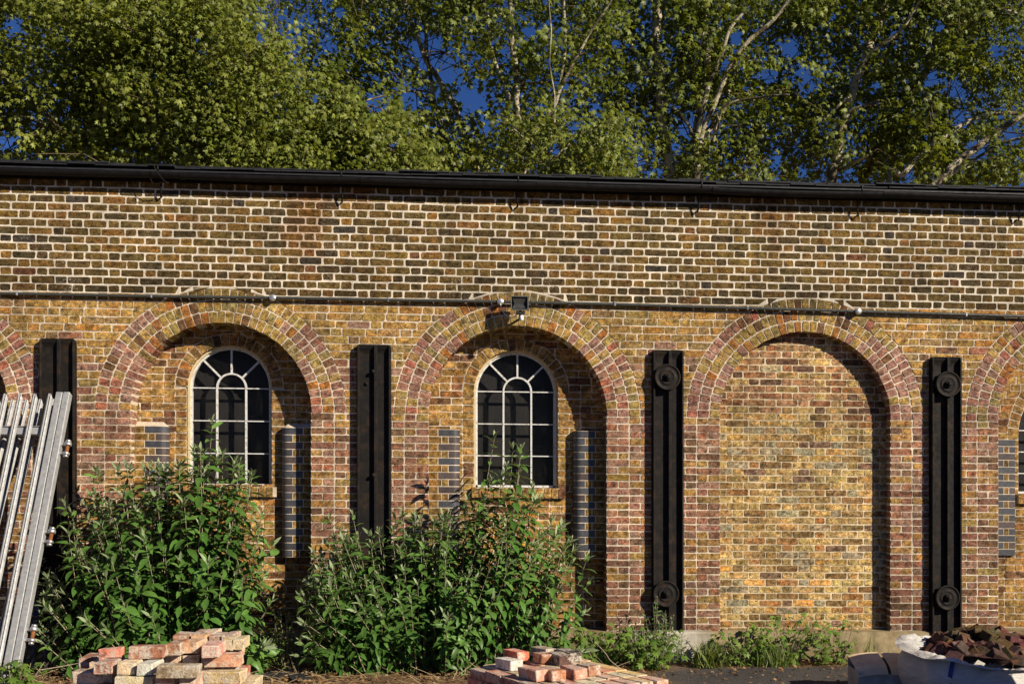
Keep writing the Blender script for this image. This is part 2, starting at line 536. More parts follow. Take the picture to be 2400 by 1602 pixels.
def stockcol(kind, x=0, z=0):
    r = rnd.random()
    def j(c, v=.12):
        k = 1 + rnd.uniform(-v, v)
        return tuple(max(.004, t * k * (1 + rnd.uniform(-.05, .05))) for t in c)
    if kind == 'up':
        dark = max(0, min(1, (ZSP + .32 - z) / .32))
        if r < .42: c = L(118, 96, 52)
        elif r < .66: c = L(100, 83, 48)
        elif r < .80: c = L(134, 104, 52)
        elif r < .93: c = L(86, 73, 48)
        elif r < .955: c = L(74, 66, 56)
        elif r < .995: c = L(132, 98, 54)
        else: c = L(122, 84, 56)
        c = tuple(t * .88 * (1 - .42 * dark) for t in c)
        return j(c)
    if kind == 'mid':                                    # yellow band between the arches
        t = max(0, min(1, (z - (ARCH[2]['zs'] - .15)) / 1.05))
        if rnd.random() < t * .92 + .08:
            if r < .6: c = L(166, 134, 76)
            elif r < .8: c = L(150, 126, 78)
            elif r < .9: c = L(168, 124, 66)
            else: c = L(144, 118, 80)
        else:
            low = max(0, min(1, (1.7 - z) / 1.2))
            if r < .30: c = L(156, 122, 102)
            elif r < .48: c = L(156, 112, 88)
            elif r < .64: c = L(140, 102, 84)
            elif r < .88: c = L(164, 130, 80)
            else: c = L(122, 94, 72)
            c = tuple(v * (1 - .22 * low) for v in c)
        return j(c)
    if kind == 'ring':
        t = max(0, min(1, x))                            # 1 at the crown
        if rnd.random() < .18 + .95 * t:
            if r < .55: c = L(164, 138, 80)
            elif r < .75: c = L(148, 130, 84)
            elif r < .88: c = L(160, 108, 56)
            else: c = L(112, 84, 58)
        else:
            if r < .50: c = L(156, 120, 104)
            elif r < .74: c = L(146, 106, 90)
            elif r < .92: c = L(160, 132, 84)
            else: c = L(166, 106, 84)
        return j(c)
    if kind == 'back':
        if r < .6: c = L(168, 134, 78)
        elif r < .8: c = L(152, 120, 72)
        elif r < .86: c = L(160, 114, 66)
        else: c = L(118, 86, 62)
        return j(c)
    if kind == 'fill':
        top = max(0, min(1, (z - (ARCH[3]['zs'] - .02)) / .15))
        if rnd.random() < top * .78:
            if r < .4: c = L(158, 122, 88)
            elif r < .7: c = L(142, 100, 70)
            elif r < .85: c = L(164, 136, 88)
            else: c = L(106, 82, 64)
        else:
            low = z < .95
            if r < .34: c = L(184, 156, 100)
            elif r < .54: c = L(162, 136, 88)
            elif r < .68: c = L(138, 112, 72)
            elif r < .79: c = L(156, 144, 114)
            elif r < .89: c = L(204, 158, 88) if low else L(184, 150, 90)
            elif r < .96: c = L(166, 122, 76)
            else: c = L(132, 106, 84)
        return j(c)
    return j(kind)

# ---- courses: every brick is collected as (quad, y front, y back, colour, material key), then the largest become objects
BR = []
def hole_x(holes, z, side_ref):
    out = []
    for h in holes:
        xc, zs, R = h
        if z >= zs + R: continue
        hw = R if z <= zs else math.sqrt(max(0, R * R - (z - zs) ** 2))
        out.append((xc - hw, xc + hw))
    return out
def spans(xa, xb, z0, z1, holes):
    """free intervals of a course as (xl_bottom, xl_top, xr_bottom, xr_top)"""
    cur = [(xa(z0), xa(z1), xb(z0), xb(z1))]
    for (xc, zs, R, zb) in holes:
        if z0 + .028 >= zs + R or z1 <= zb + .005: continue
        def hw(z): return R if z <= zs else math.sqrt(max(0, R * R - min(R, z - zs) ** 2))
        w0, w1 = hw(z0), hw(z1)
        nxt = []
        for (l0, l1, r0, r1) in cur:
            if xc + R < min(l0, l1) or xc - R > max(r0, r1):
                nxt.append((l0, l1, r0, r1)); continue
            if l0 < xc - w0 - .005: nxt.append((l0, l1, xc - w0, xc - w1))
            if xc + w0 + .005 < r0: nxt.append((xc + w0, xc + w1, r0, r1))
        cur = nxt
    return cur
def lay(z0, z1, sp, jt, kind, Y, depth, offs, mat, sl=.232, hd=.114, wander=.004):
    """Flemish bond along one course"""
    for (l0, l1, r0, r1) in sp:
        lo, hi = min(l0, l1), max(r0, r1)
        per = sl + hd
        x = math.floor((lo - offs) / per) * per + offs
        k = 0
        segs = []
        while x < hi:
            bw = sl if k % 2 == 0 else hd
            if x + bw > lo: segs.append([max(x, lo), min(x + bw, hi)])
            x += bw; k += 1
        # no slivers: a scrap narrower than 5 cm joins its neighbour
        if len(segs) > 1 and segs[0][1] - segs[0][0] < .05: segs[1][0] = segs[0][0]; segs.pop(0)
        if len(segs) > 1 and segs[-1][1] - segs[-1][0] < .05: segs[-2][1] = segs[-1][1]; segs.pop()
        for sa, sb in segs:
            a = sa + jt / 2 + rnd.uniform(-.004, .004) if sa > lo else sa
            b = sb - jt / 2 + rnd.uniform(-.004, .004) if sb < hi else sb
            cutL, cutR = lo > a - .03, hi < b + .03
            A0, A1 = max(a, l0 + .002), max(a, l1 + .002)
            B0, B1 = min(b, r0 - .002), min(b, r1 - .002)
            if B0 - A0 < .012 and B1 - A1 < .012: continue
            if B1 < A1: B1 = A1 = max(min((A1 + B1) / 2, max(A0, B0)), min(A0, B0))
            if B0 < A0: B0 = A0 = max(min((A0 + B0) / 2, max(A1, B1)), min(A1, B1))
            if (B0 - A0 + B1 - A1) / 2 < .02: continue
            zz0 = z0 + jt / 2 + rnd.uniform(-.0025, .0025)
            zz1 = z1 - jt / 2 + rnd.uniform(-.003, .0025)
            d = depth
            if isinstance(depth, tuple):                 # bricks on a jamb run back as deep as the reveal
                near = any(abs(A0 - h) < .03 or abs(B0 - h) < .03 for h in depth[1])
                d = depth[2] if near else depth[0]
            BR.append(([(A0, zz0), (B0, zz0), (B1, zz1), (A1, zz1)], Y, Y + d, stockcol(kind, (A0 + B0) / 2, (zz0 + zz1) / 2), mat))
mort_u, mort_l, mort_i = MB(), MB(), MB()
for a in ARCH:                                            # backing behind the crown of every arch, so no joint is open
    mort_l.add([(a['xc'] - .62, .0056, ZSPR + a['R'] - .3), (a['xc'] + .62, .0056, ZSPR + a['R'] - .3), (a['xc'] + .62, .0056, ZSPR + a['R'] + .12), (a['xc'] - .62, .0056, ZSPR + a['R'] + .12)], [(0, 1, 2, 3)])
def mquad(mb, l0, l1, r0, r1, z0, z1, Y):
    mb.add([(l0, Y, z0), (r0, Y, z0), (r1, Y, z1), (l1, Y, z1)], [(0, 1, 2, 3)])

# upper courses down to the split
rows = []
z = ZTOP
n_up = int(round((ZTOP - ZSP) / PU))
PU = (ZTOP - ZSP) / n_up
cham = [(a['xc'], a['zs'], a['R'] + .012, -9) for a in ARCH]
for i in range(n_up):
    z1 = ZTOP - i * PU
    z0 = z1 - PU
    sp = spans(lambda q: XL, lambda q: XR, z0, z1, cham)
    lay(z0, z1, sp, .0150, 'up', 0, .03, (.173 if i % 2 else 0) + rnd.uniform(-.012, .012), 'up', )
    for s in sp: mquad(mort_u, *s, z0, z1, .0026)
# lower courses
z1 = ZSP
i = 0
while z1 > ZPL + .01:
    p = (ZSP - ZSPR) / 15 if z1 > ZSPR + .01 else (ZSPR - ZPL) / 30
    z0 = z1 - p
    holes = [(a['xc'], a['zs'], (a['R'] if z1 > a['zs'] + .02 else a['r']), -9) for a in ARCH]
    holes = []
    for a in ARCH:
        if z0 >= a['zs'] - .01: holes.append((a['xc'], a['zs'], a['R'], -9))
        else: holes.append((a['xc'], 99, a['r'], -9))
    sp = spans(lambda q: XL, lambda q: XR, z0, z1, holes)
    jamb = [a['xc'] + s * a['r'] for a in ARCH for s in (-1, 1)]
    for s in sp:
        # start the bond at the left jamb of each pier so the quoins line up
        start = s[0] if s[0] > XL + .1 else 0
        lay(z0, z1, [s], .010, 'mid', 0, (.03, jamb, .25), start - (0 if i % 2 else .116), 'lo')
        mquad(mort_l, *s, z0, z1, .0032)
    z1 = z0
    i += 1
# voussoirs: three rings, all of headers
AB = []
for ai, a in enumerate(ARCH):
    for k in range(3):
        r0 = a['r'] + k * RT + (.002 if k == 0 else .004)
        r1 = a['r'] + (k + 1) * RT - .005
        N = int(round(math.pi * (r0 + .02) / .0765))
        for m in range(N):
            t0 = math.pi * m / N + .0045 / r0
            t1 = math.pi * (m + 1) / N - .0045 / r0
            t0 += rnd.uniform(-.002, .002); t1 += rnd.uniform(-.002, .002)
            rr0, rr1 = r0 + rnd.uniform(-.002, .003), r1 + rnd.uniform(-.004, .002)
            q = [(a['xc'] + rr * math.cos(t), a['zs'] + rr * math.sin(t)) for rr, t in ((rr0, t1), (rr0, t0), (rr1, t0), (rr1, t1))]
            if min(p[1] for p in q) > ZSP + .2: continue
            cc = stockcol('ring', (math.sin((t0 + t1) / 2) - .5) * 1.9)
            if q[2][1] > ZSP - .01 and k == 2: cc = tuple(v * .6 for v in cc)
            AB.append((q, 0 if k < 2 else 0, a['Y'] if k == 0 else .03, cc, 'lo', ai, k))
    # mortar face of the rings, the soffit and the jambs
    n = 60
    vs, fs = [], []
    for m in range(n + 1):
        t = math.pi * m / n
        for rr, yy in ((a['R'] + .012, .0044), (a['r'] + .006, .0044), (a['r'] + .006, a['Y'] + .01)):
            vs.append((a['xc'] + rr * math.cos(t), yy, a['zs'] + rr * math.sin(t)))
    for m in range(n):
        for q in (0, 1):
            b = m * 3 + q
            fs.append((b, b + 3, b + 4, b + 1))
    mort_l.add(vs, fs)
    for s in (-1, 1):
        x = a['xc'] + s * (a['r'] + .006)
        mort_l.add([(x, .0032, ZPL - .1), (x, a['Y'] + .01, ZPL - .1), (x, a['Y'] + .01, a['zs']), (x, .0032, a['zs'])], [(0, 1, 2, 3)])
# the back of each bay
for ai, a in enumerate(ARCH):
    Y = a['Y']
    R = a['r'] + .03
    zs = a['zs']
    def xa(z, a=a, R=R, zs=zs): return a['xc'] - (R if z <= zs else math.sqrt(max(0, R * R - (z - zs) ** 2)))
    def xb(z, a=a, R=R, zs=zs): return a['xc'] + (R if z <= zs else math.sqrt(max(0, R * R - (z - zs) ** 2)))
    holes = []
    if a['win']:
        cx, hw, crown, sill, lx, rx = a['win']
        x0, zc = atb(lx - 5, crown, Y)
        x1, _ = atb(rx + 2, crown, Y)
        wr = (x1 - x0) / 2
        wx = (x0 + x1) / 2
        wzs = zc + .02 - wr
        zsill = atb(cx, sill, Y)[1]
        a.update(wr=wr, wx=wx, wzs=wzs, zsill=zsill)
    if ai == 3: p, kind, mt, mb, jt = .0712, 'fill', 'lo', mort_i, .0105
    elif a['win']: p, kind, mt, mb, jt = .0735, 'back', 'lo', mort_l, .0075
    else: p, kind, mt, mb, jt = .0735, 'back', 'lo', mort_l, .0075
    z1 = zs + R - .001
    i = 0
    while z1 > ZPL:
        z0 = z1 - p
        hl = []
        if a['win']:
            if z0 >= wzs - .04: hl = [(wx, wzs, wr + .118, -9)]
            elif z1 > zsill + .03: hl = [(wx, 99, wr, -9)]
        sp = spans(xa, xb, z0, z1, hl)
        for s in sp:
            if ai == 3:
                lay(z0, z1, [s], jt, kind, Y, .03, (.17 if i % 2 else 0) + .02, mt)
            else:
                lay(z0, z1, [s], jt, kind, Y, .03, s[2] - (0 if i % 2 else .116) if a['win'] and s[0] < wx and s[2] < wx else s[0] - (0 if i % 2 else .116), mt)
            mquad(mb, *s, z0, z1, Y + (.0028 if ai == 3 else .0034))
        z1 = z0
        i += 1
    if a['win']:
        N = int(round(math.pi * wr / .074))
        for m in range(N):
            t0 = math.pi * m / N + .008; t1 = math.pi * (m + 1) / N - .008
            q = [(wx + rr * math.cos(t), wzs + rr * math.sin(t)) for rr, t in ((wr, t1), (wr, t0), (wr + .112, t0), (wr + .112, t1))]
            AB.append((q, Y, Y + .12, stockcol('back'), 'lo', ai, 5))
        n = 40
        vs, fs = [], []
        for m in range(n + 1):
            t = math.pi * m / n
            for rr, yy in ((wr + .12, Y + .003), (wr + .004, Y + .003), (wr + .004, Y + .3)):
                vs.append((wx + rr * math.cos(t), yy, wzs + rr * math.sin(t)))
        for m in range(n):
            for q in (0, 1):
                b = m * 3 + q
                fs.append((b, b + 3, b + 4, b + 1))
        mort_l.add(vs, fs)
        for s in (-1, 1):
            x = wx + s * (wr + .004)
            mort_l.add([(x, Y + .005, zsill - .1), (x, Y + .3, zsill - .1), (x, Y + .3, wzs), (x, Y + .005, wzs)], [(0, 1, 2, 3)])

# parts: wall core, mortar faces
core = MB()
core.box((XL, .30, -.3), (XR, .62, ZTOP + .05))
# cut the core where the windows are: built as piers and lintels instead of one box
core = MB()
edges = [XL]
for a in ARCH:
    if a.get('wr'): edges += [a['wx'] - a['wr'] - .004, a['wx'] + a['wr'] + .004]
edges.append(XR)
for k in range(0, len(edges), 2): core.box((edges[k], .262, -.3), (edges[k + 1], .55, ZTOP))
for a in ARCH:
    if a.get('wr'):
        core.box((a['wx'] - a['wr'] - .004, .262, -.3), (a['wx'] + a['wr'] + .004, .55, a['zsill'] - .005))
        core.box((a['wx'] - a['wr'] - .004, .40, a['wzs'] + a['wr'] + .01), (a['wx'] + a['wr'] + .004, .55, ZTOP))
core.build('wall_core', m_ml, bld, shear=True)
tag(mort_u.build('upper_mortar', m_mu, bld, shear=True), 'pale wide mortar joints of the rebuilt upper wall')
tag(mort_l.build('lower_mortar', m_ml, bld, shear=True), 'thin cream mortar joints of the lower wall and arches')
tag(mort_i.build('infill_mortar', m_mi, bld, shear=True), 'sandy mortar of the bricked-up third bay')

def emit(lst, nobj, oname, stname, stlabel):
    MATS = {'up': m_up, 'lo': m_lo}
    def score(b):
        q = b[0]
        cx = sum(p[0] for p in q) / 4; cz = sum(p[1] for p in q) / 4
        if not (-4.9 < cx < 5.0) or cz > ZTOP - .42: return 0
        ar = abs((q[2][0] - q[0][0]) * (q[2][1] - q[0][1]))
        hid = cz < 1.9 and -4.6 < cx < .7
        return ar * (0 if hid else 1) * (11 / (11 + b[1] + .03 * cx))
    order = sorted(range(len(lst)), key=lambda i: -score(lst[i]))
    own = set(order[:nobj])
    rest = {'up': MB(), 'lo': MB()}
    for i, b in enumerate(lst):
        if i in own:
            mb = MB()
            face_prism(mb, b[0], b[1], b[2], b[3], rnd)
            mb.build(oname, MATS[b[4]], bld, shear=True, center=True)
        else:
            face_prism(rest[b[4]], b[0], b[1], b[2], b[3], rnd)
    for k, mb in rest.items():
        if mb.v: tag(mb.build(stname, MATS[k], bld, shear=True), stlabel[k], kind='stuff')
emit(BR, 300, 'brick', 'brickwork', {'up': 'olive brown stock bricks of the upper wall', 'lo': 'yellow and pink stock bricks of the lower wall'})
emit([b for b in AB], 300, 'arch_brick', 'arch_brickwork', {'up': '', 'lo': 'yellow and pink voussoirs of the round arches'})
print('bricks', len(BR), len(AB))

# curved fillet of mortar over each arch crown, where the old ring meets the upper courses
for a in ARCH[1:4]:
    f = MB()
    R0 = a['R'] + .004
    n = 18
    pts = []
    for m in range(n + 1):
        t = math.pi / 2 + (m / n - .5) * .95
        x = a['xc'] + R0 * math.cos(t); zz = a['zs'] + R0 * math.sin(t)
        wv = mnoise.noise(Vector((x * 5, 1, 2))) * .006
        pts.append((x, zz + wv, .004 + .006 * (1 - abs(m / n - .5) * 2)))
    vs = []
    for x, zz, h in pts: vs += [(x, -.0005, zz - h), (x, -.0010, zz + h), (x, .02, zz - h - .002), (x, .02, zz + h + .002)]
    fs = []
    for m in range(n):
        b = 4 * m
        fs += [(b, b + 1, b + 5, b + 4), (b + 1, b + 3, b + 7, b + 5), (b + 2, b, b + 4, b + 6)]
    f.add(vs, fs)
    f.build('mortar_fillet', m_mu, bld, shear=True)

# ---- blue brick half-columns (rounded guards) inside the bays
def guard(x_j, side, ztop, zbot, Y, width=.315, prot=.105, nose=True, cap=True):
    """x_j: jamb line; side +1 runs to the right of it, -1 to the left"""
    z = ztop
    i = 0
    core_ = MB()
    def plan(a, b, rr, yf, yb):
        """plan outline from x offset a to b (b = free end, rounded by rr)"""
        pts = [(a, yb), (a, yf)]
        if rr > 0:
            for k in range(7):
                t = math.pi / 2 * k / 6
                pts.append((b - rr + rr * math.sin(t), yf + rr - rr * math.cos(t)))
        else: pts.append((b, yf))
        pts.append((b, yb))
        return pts
    def prism(mb, pts, z0, z1, col, ch=.003):
        n = len(pts)
        P = [(x_j + side * p[0], p[1]) for p in pts]
        vs = [(x, y, z0) for x, y in P] + [(x, y, z1) for x, y in P]
        fs = [(i, (i + 1) % n, n + (i + 1) % n, n + i) for i in range(n)] + [tuple(range(n)), tuple(range(n, 2 * n))]
        if side < 0: fs = [f[::-1] for f in fs]
        fs = [f[::-1] for f in fs]
        mb.add(vs, fs, col)
    yf = Y - prot
    rr = .075 if nose else .006
    prism(core_, plan(0, width - .0015, rr, yf + .0018, Y + .01), zbot, ztop, (1, 1, 1))
    core_.build('guard_mortar', m_ml, bld, shear=True)
    while z - .0722 > zbot - .01:
        z0, z1 = z - .0722 + .0045, z - .0045
        def blue():
            k = rnd.uniform(.8, 1.25)
            return tuple(v * k for v in (L(62, 63, 68) if rnd.random() < .65 else L(72, 62, 60)))
        if not nose: segs = [(.004, width, 'b')] if i % 2 == 0 else [(.004, .172, 'b'), (.182, .226, 'g'), (.236, width, 'b')]
        elif i % 2 == 0: segs = [(0.004, .088, 'g'), (.098, width, 'b')]
        else: segs = [(.004, .125, 'g'), (.135, .192, 'g'), (.202, width, 'b')]
        for (a, b, k) in segs:
            mb = MB()
            prism(mb, plan(a, b, rr if b == width else 0, yf + rnd.uniform(-.0020, .0004), Y + .01), z0, z1, blue() if k == 'b' else stockcol(L(140, 112, 62)))
            if k == 'b': mb.build('blue_brick', m_blue, bld, shear=True, center=True)
            else: mb.build('guard_brick', m_lo, bld, shear=True, center=True)
        z -= .0722
        i += 1
    if cap:
        mb = MB()
        n = 7
        pts = plan(0, width - .004, rr, yf + .004, Y + .01)
        P = [(x_j + side * p[0], p[1]) for p in pts]
        top = [(x_j + side * min(p[0], width * .8), max(p[1], Y - .015)) for p in pts]
        m_ = len(P)
        vs = [(x, y, ztop - .004) for x, y in P] + [(x, y, ztop + .045) for x, y in top]
        fs = [(k, (k + 1) % m_, m_ + (k + 1) % m_, m_ + k) for k in range(m_)] + [tuple(range(m_, 2 * m_))]
        if side > 0: fs = [f[::-1] for f in fs]
        mb.add(vs, fs)
        mb.build('mortar_cap', m_ml, bld, shear=True)
for ai, zt, zb in ((1, 998, 1304), (2, 1006, 1308), (4, 1029, 1300)):
    a = ARCH[ai]
    jl, jr = a['xc'] - a['r'], a['xc'] + a['r']
    zt_ = atb(1028, zt, .2)[1] if ai != 4 else atb(2360, zt, .2)[1]
    zb_ = atb(1028, zb, .2)[1] if ai != 4 else atb(2360, zb, .2)[1]
    if ai == 1: zt_, zb_ = atb(350, zt, .2)[1], atb(690, zb, .2)[1]
    if ai == 2: zt_, zb_ = atb(1040, zt, .2)[1], atb(1360, zb, .2)[1]
    guard(jl, 1, zt_, zb_, .25, width=.315 if ai < 4 else .30, prot=.105 if ai < 4 else .03, nose=ai < 4, cap=ai == 1)
    if ai < 4: guard(jr, -1, zt_, zb_, .25, cap=ai == 1)

# ---- plinth
pl = MB()
zz = ZPL
pts_top = []
n = 120
vs, fs = [], []
for i in range(n + 1):
    x = XL + (XR - XL) * i / n
    yo = -.05 - .03 * mnoise.noise(Vector((x * .8, 0, 5)))
    zt = zz + .006 * mnoise.noise(Vector((x * 2, 3, 5)))
    for (y, z) in ((.4, zt + .002), (yo + .035, zt), (yo + .01, zt - .012), (yo - .015, zt - .14), (yo - .03, -.3)):
        vs.append((x, y + .012 * mnoise.noise(Vector((x * 3, y * 9, z * 9))), z))
for i in range(n):
    for k in range(4):
        b = i * 5 + k
        fs.append((b, b + 1, b + 6, b + 5))
pl.add(vs, fs, smooth=True)
pl.build('plinth', m_conc, bld, shear=True)
# the pale cast pad under the third iron channel
xa_, xb_ = at(1478, 1500)[0], at(1665, 1500)[0]
pad = MB()
pad.box((xa_, -.13, .02), (xb_, .1, ZPL + .012), bev=.02)
pad.build('concrete_pad', m_render, bld, shear=True)

# ---- windows
for ai in (1, 2, 4):
    a = ARCH[ai]
    wx, wr, wzs, zsill, Y = a['wx'], a['wr'], a['wzs'], a['zsill'], a['Y']
    win = tag(empty('window', sh((wx, Y, zsill))), None)
    win.parent = bld
    win['label'] = {1: 'arched iron window of the left bay', 2: 'arched iron window of the middle bay', 4: 'wide arched window at the right edge of the picture'}[ai]
    YF = Y + .085
    fw = .019
    def archframe(mb, r_out, wd, y0, y1, zb, xc=wx, zs=wzs, n=28, col=(1, 1, 1)):
        vs, fs = [], []
        P = [(xc + r_out, zb, 1, 0)] + [(xc + r_out * math.cos(math.pi * k / n), zs + r_out * math.sin(math.pi * k / n), math.cos(math.pi * k / n), math.sin(math.pi * k / n)) for k in range(n + 1)] + [(xc - r_out, zb, -1, 0)]
        for (x, z, cx_, cz_) in P:
            xi, zi = x - cx_ * wd, z - cz_ * wd
            vs += [(x, y0, z), (xi, y0, zi), (xi, y1, zi), (x, y1, z)]
        for k in range(len(P) - 1):
            b = 4 * k
            for q in range(4): fs.append((b + q, b + (q + 1) % 4, b + 4 + (q + 1) % 4, b + 4 + q))
        fs += [(0, 1, 2, 3), (len(vs) - 4, len(vs) - 1, len(vs) - 2, len(vs) - 3)]
        mb.add(vs, fs, col)
    fl_ = MB()
    archframe(fl_, wr + .002, .022, Y + .045, YF + .06, zsill)
    fl_.build('mortar_surround', m_fillet, win, shear=True)
    fr = MB()
    ro = wr - .020
    archframe(fr, ro, fw, YF - .008, YF + .04, zsill)
    fr.box((wx - ro, YF - .008, zsill), (wx + ro, YF + .04, zsill + .022))
    fr.build('frame', m_white, win, shear=True)
    ri = ro - fw
    # glazing bars
    mxs = [atb(p, 1000, YF)[0] for p in {1: (509, 577), 2: (1180, 1245), 4: (2488, 2582)}[ai]]
    mxs = [m + .0 for m in mxs]
    rin = (mxs[1] - mxs[0]) / 2
    xm = (mxs[0] + mxs[1]) / 2
    ztr = [atb({1: 540, 2: 1211, 4: 2535}[ai], p, YF)[1] for p in {1: (909.5, 986, 1062), 2: (918, 993.6, 1068), 4: (1010, 1060, 1110)}[ai]]
    bw = .009
    for x in mxs:
        b = MB(); b.box((x - bw, YF - .012, zsill + .022), (x + bw, YF + .022, ztr[0])); b.build('mullion', m_white, win, shear=True)
    for z in ztr:
        b = MB(); b.box((wx - ri - .004, YF - .006, z - .0055), (wx + ri + .004, YF + .02, z + .0055)); b.build('transom', m_white, win, shear=True)
    b = MB(); archframe(b, rin + bw, 2 * bw, YF - .012, YF + .022, ztr[0] + .001, xc=xm, zs=ztr[0] + .002, n=16); b.build('inner_arch', m_white, win, shear=True)
    for ang in (45, 90, 135):
        t = math.radians(ang)
        p0 = Vector((xm + (rin + bw) * math.cos(t), YF + .004, ztr[0] + (rin + bw) * math.sin(t)))
        # meet the outer frame
        d = Vector((math.cos(t), 0, math.sin(t)))
        o_ = p0 - Vector((wx, p0.y, wzs))
        bq = o_.x * d.x + o_.z * d.z
        cq = o_.x ** 2 + o_.z ** 2 - (ri + .004) ** 2
        s_ = -bq + math.sqrt(max(0, bq * bq - cq))
        b = MB()
        Mx = Matrix.Translation(p0) @ Matrix.Rotation(-t, 4, 'Y')
        b.box((-.003, -.014, -.009), (s_, .014, .009), M=Mx)
        b.build('glazing_bar', m_white, win, shear=True)
    # panes: one polygon for each opening
    def pane(poly):
        b = MB()
        n_ = len(poly)
        yo = YF + .010 + rnd.uniform(-.001, .001)
        b.add([(x, yo, z) for x, z in poly], [tuple(range(n_))])
        b.build('pane', m_glass, win, shear=True, center=True)
    colx = [wx - ri, mxs[0] - bw, mxs[0] + bw, mxs[1] - bw, mxs[1] + bw, wx + ri]
    rowz = [zsill + .022, ztr[2] - .007, ztr[2] + .007, ztr[1] - .007, ztr[1] + .007, ztr[0] - .007]
    for cix in (0, 2, 4):
        for rix in (0, 2, 4):
            pane([(colx[cix], rowz[rix]), (colx[cix + 1], rowz[rix]), (colx[cix + 1], rowz[rix + 1]), (colx[cix], rowz[rix + 1])])
    ra = rin - bw
    pane([(xm + ra * math.cos(math.pi * k / 10), ztr[0] + .007 + ra * math.sin(math.pi * k / 10)) for k in range(11)])
    for (t0, t1) in ((2, 43), (47, 88), (92, 133), (137, 178)):
        inner = [(xm + (rin + bw) * math.cos(math.radians(t)), ztr[0] + .007 + (rin + bw) * math.sin(math.radians(t))) for t in np.linspace(t1, t0, 6)]
        outer = [(wx + ri * math.cos(math.radians(t)), max(wzs, ztr[0] + .007) + (ri) * math.sin(math.radians(t)) - (max(wzs, ztr[0] + .007) - wzs)) for t in np.linspace(t0, t1, 8)]
        outer = [(x, max(z, ztr[0] + .007)) for x, z in outer]
        pane(inner + outer)
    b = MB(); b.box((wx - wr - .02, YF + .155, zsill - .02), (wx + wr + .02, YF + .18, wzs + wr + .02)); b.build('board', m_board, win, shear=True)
    # brick-on-edge sill
    sx0 = wx - wr - .03; sx1 = wx + wr + .055
    zs_ = zsill - .004
    sb = MB(); sb.box((sx0 + .004, Y - .034, zs_ - .103), (sx1 - .004, Y + .12, zs_ - .003)); sb.build('sill_mortar', m_ml, bld, shear=True)
    x = sx0
    while x < sx1 - .04:
        wd = .0745
        mb = MB()
        face_prism(mb, [(x + .004, zs_ - .106), (x + wd - .004, zs_ - .106), (x + wd - .004, zs_ - .002), (x + .004, zs_ - .002)], Y - .042, Y + .1, stockcol('back'), rnd)
        mb.build('sill_brick', m_lo, bld, shear=True, center=True)
        x += wd
    rm = MB(); rm.box((wx - .9, .56, .2), (wx + .9, .6, 3.6)); 

# ------------------------------------------------------------------ roof eaves, slates
roof = MB()
RB = math.radians(10)
zr = atb(1028, 388)[1]                                  # the top of the slate edge over the wall
zedge = atb(1028, 415, -.1)[1]
roof.box((XL, -.045, zedge - .10), (XR, .02, zedge + .0))
roof.build('soffit_board', m_gutter, bld, shear=True)
deck = MB()
ca, sa = math.cos(RB), math.sin(RB)
deck.add([(XL, -.09, zedge), (XR, -.09, zedge), (XR, 6, zedge + 6.09 * sa / ca), (XL, 6, zedge + 6.09 * sa / ca), (XL, -.09, zedge - .015), (XR, -.09, zedge - .015), (XR, 6, zedge + 6.09 * sa / ca - .015), (XL, 6, zedge + 6.09 * sa / ca - .015)],
         [(0, 1, 2, 3), (7, 6, 5, 4), (0, 4, 5, 1), (2, 6, 7, 3), (0, 3, 7, 4), (1, 5, 6, 2)])
deck.build('roof_deck', m_slate, bld, shear=True)
x = XL
k = 0
while x < XR:
    wd = .255
    for row in range(2):
        off = (.0 if row == 0 else .127)
        mb = MB()
        dz = .006 + row * .020 + (.016 if (math.sin(x * 1.3 + row) > .2) else 0) + rnd.uniform(0, .012)
        y0 = -.100 + row * .012 + rnd.uniform(-.008, .008)
        Mx = Matrix.Translation((x + off, y0, zedge + dz + .004)) @ Matrix.Rotation(RB + rnd.uniform(-.01, .02), 4, 'X') @ Matrix.Rotation(rnd.uniform(-.012, .012), 4, 'Z')
        g_ = rnd.uniform(.7, 1.3)
        mb.box((.002, 0, 0), (wd - .002, .5, .011 + rnd.uniform(0, .004)), (g_, g_, g_), Mx)
        mb.build('slate', m_slate, bld, shear=True, center=True)
    x += wd
    k += 1
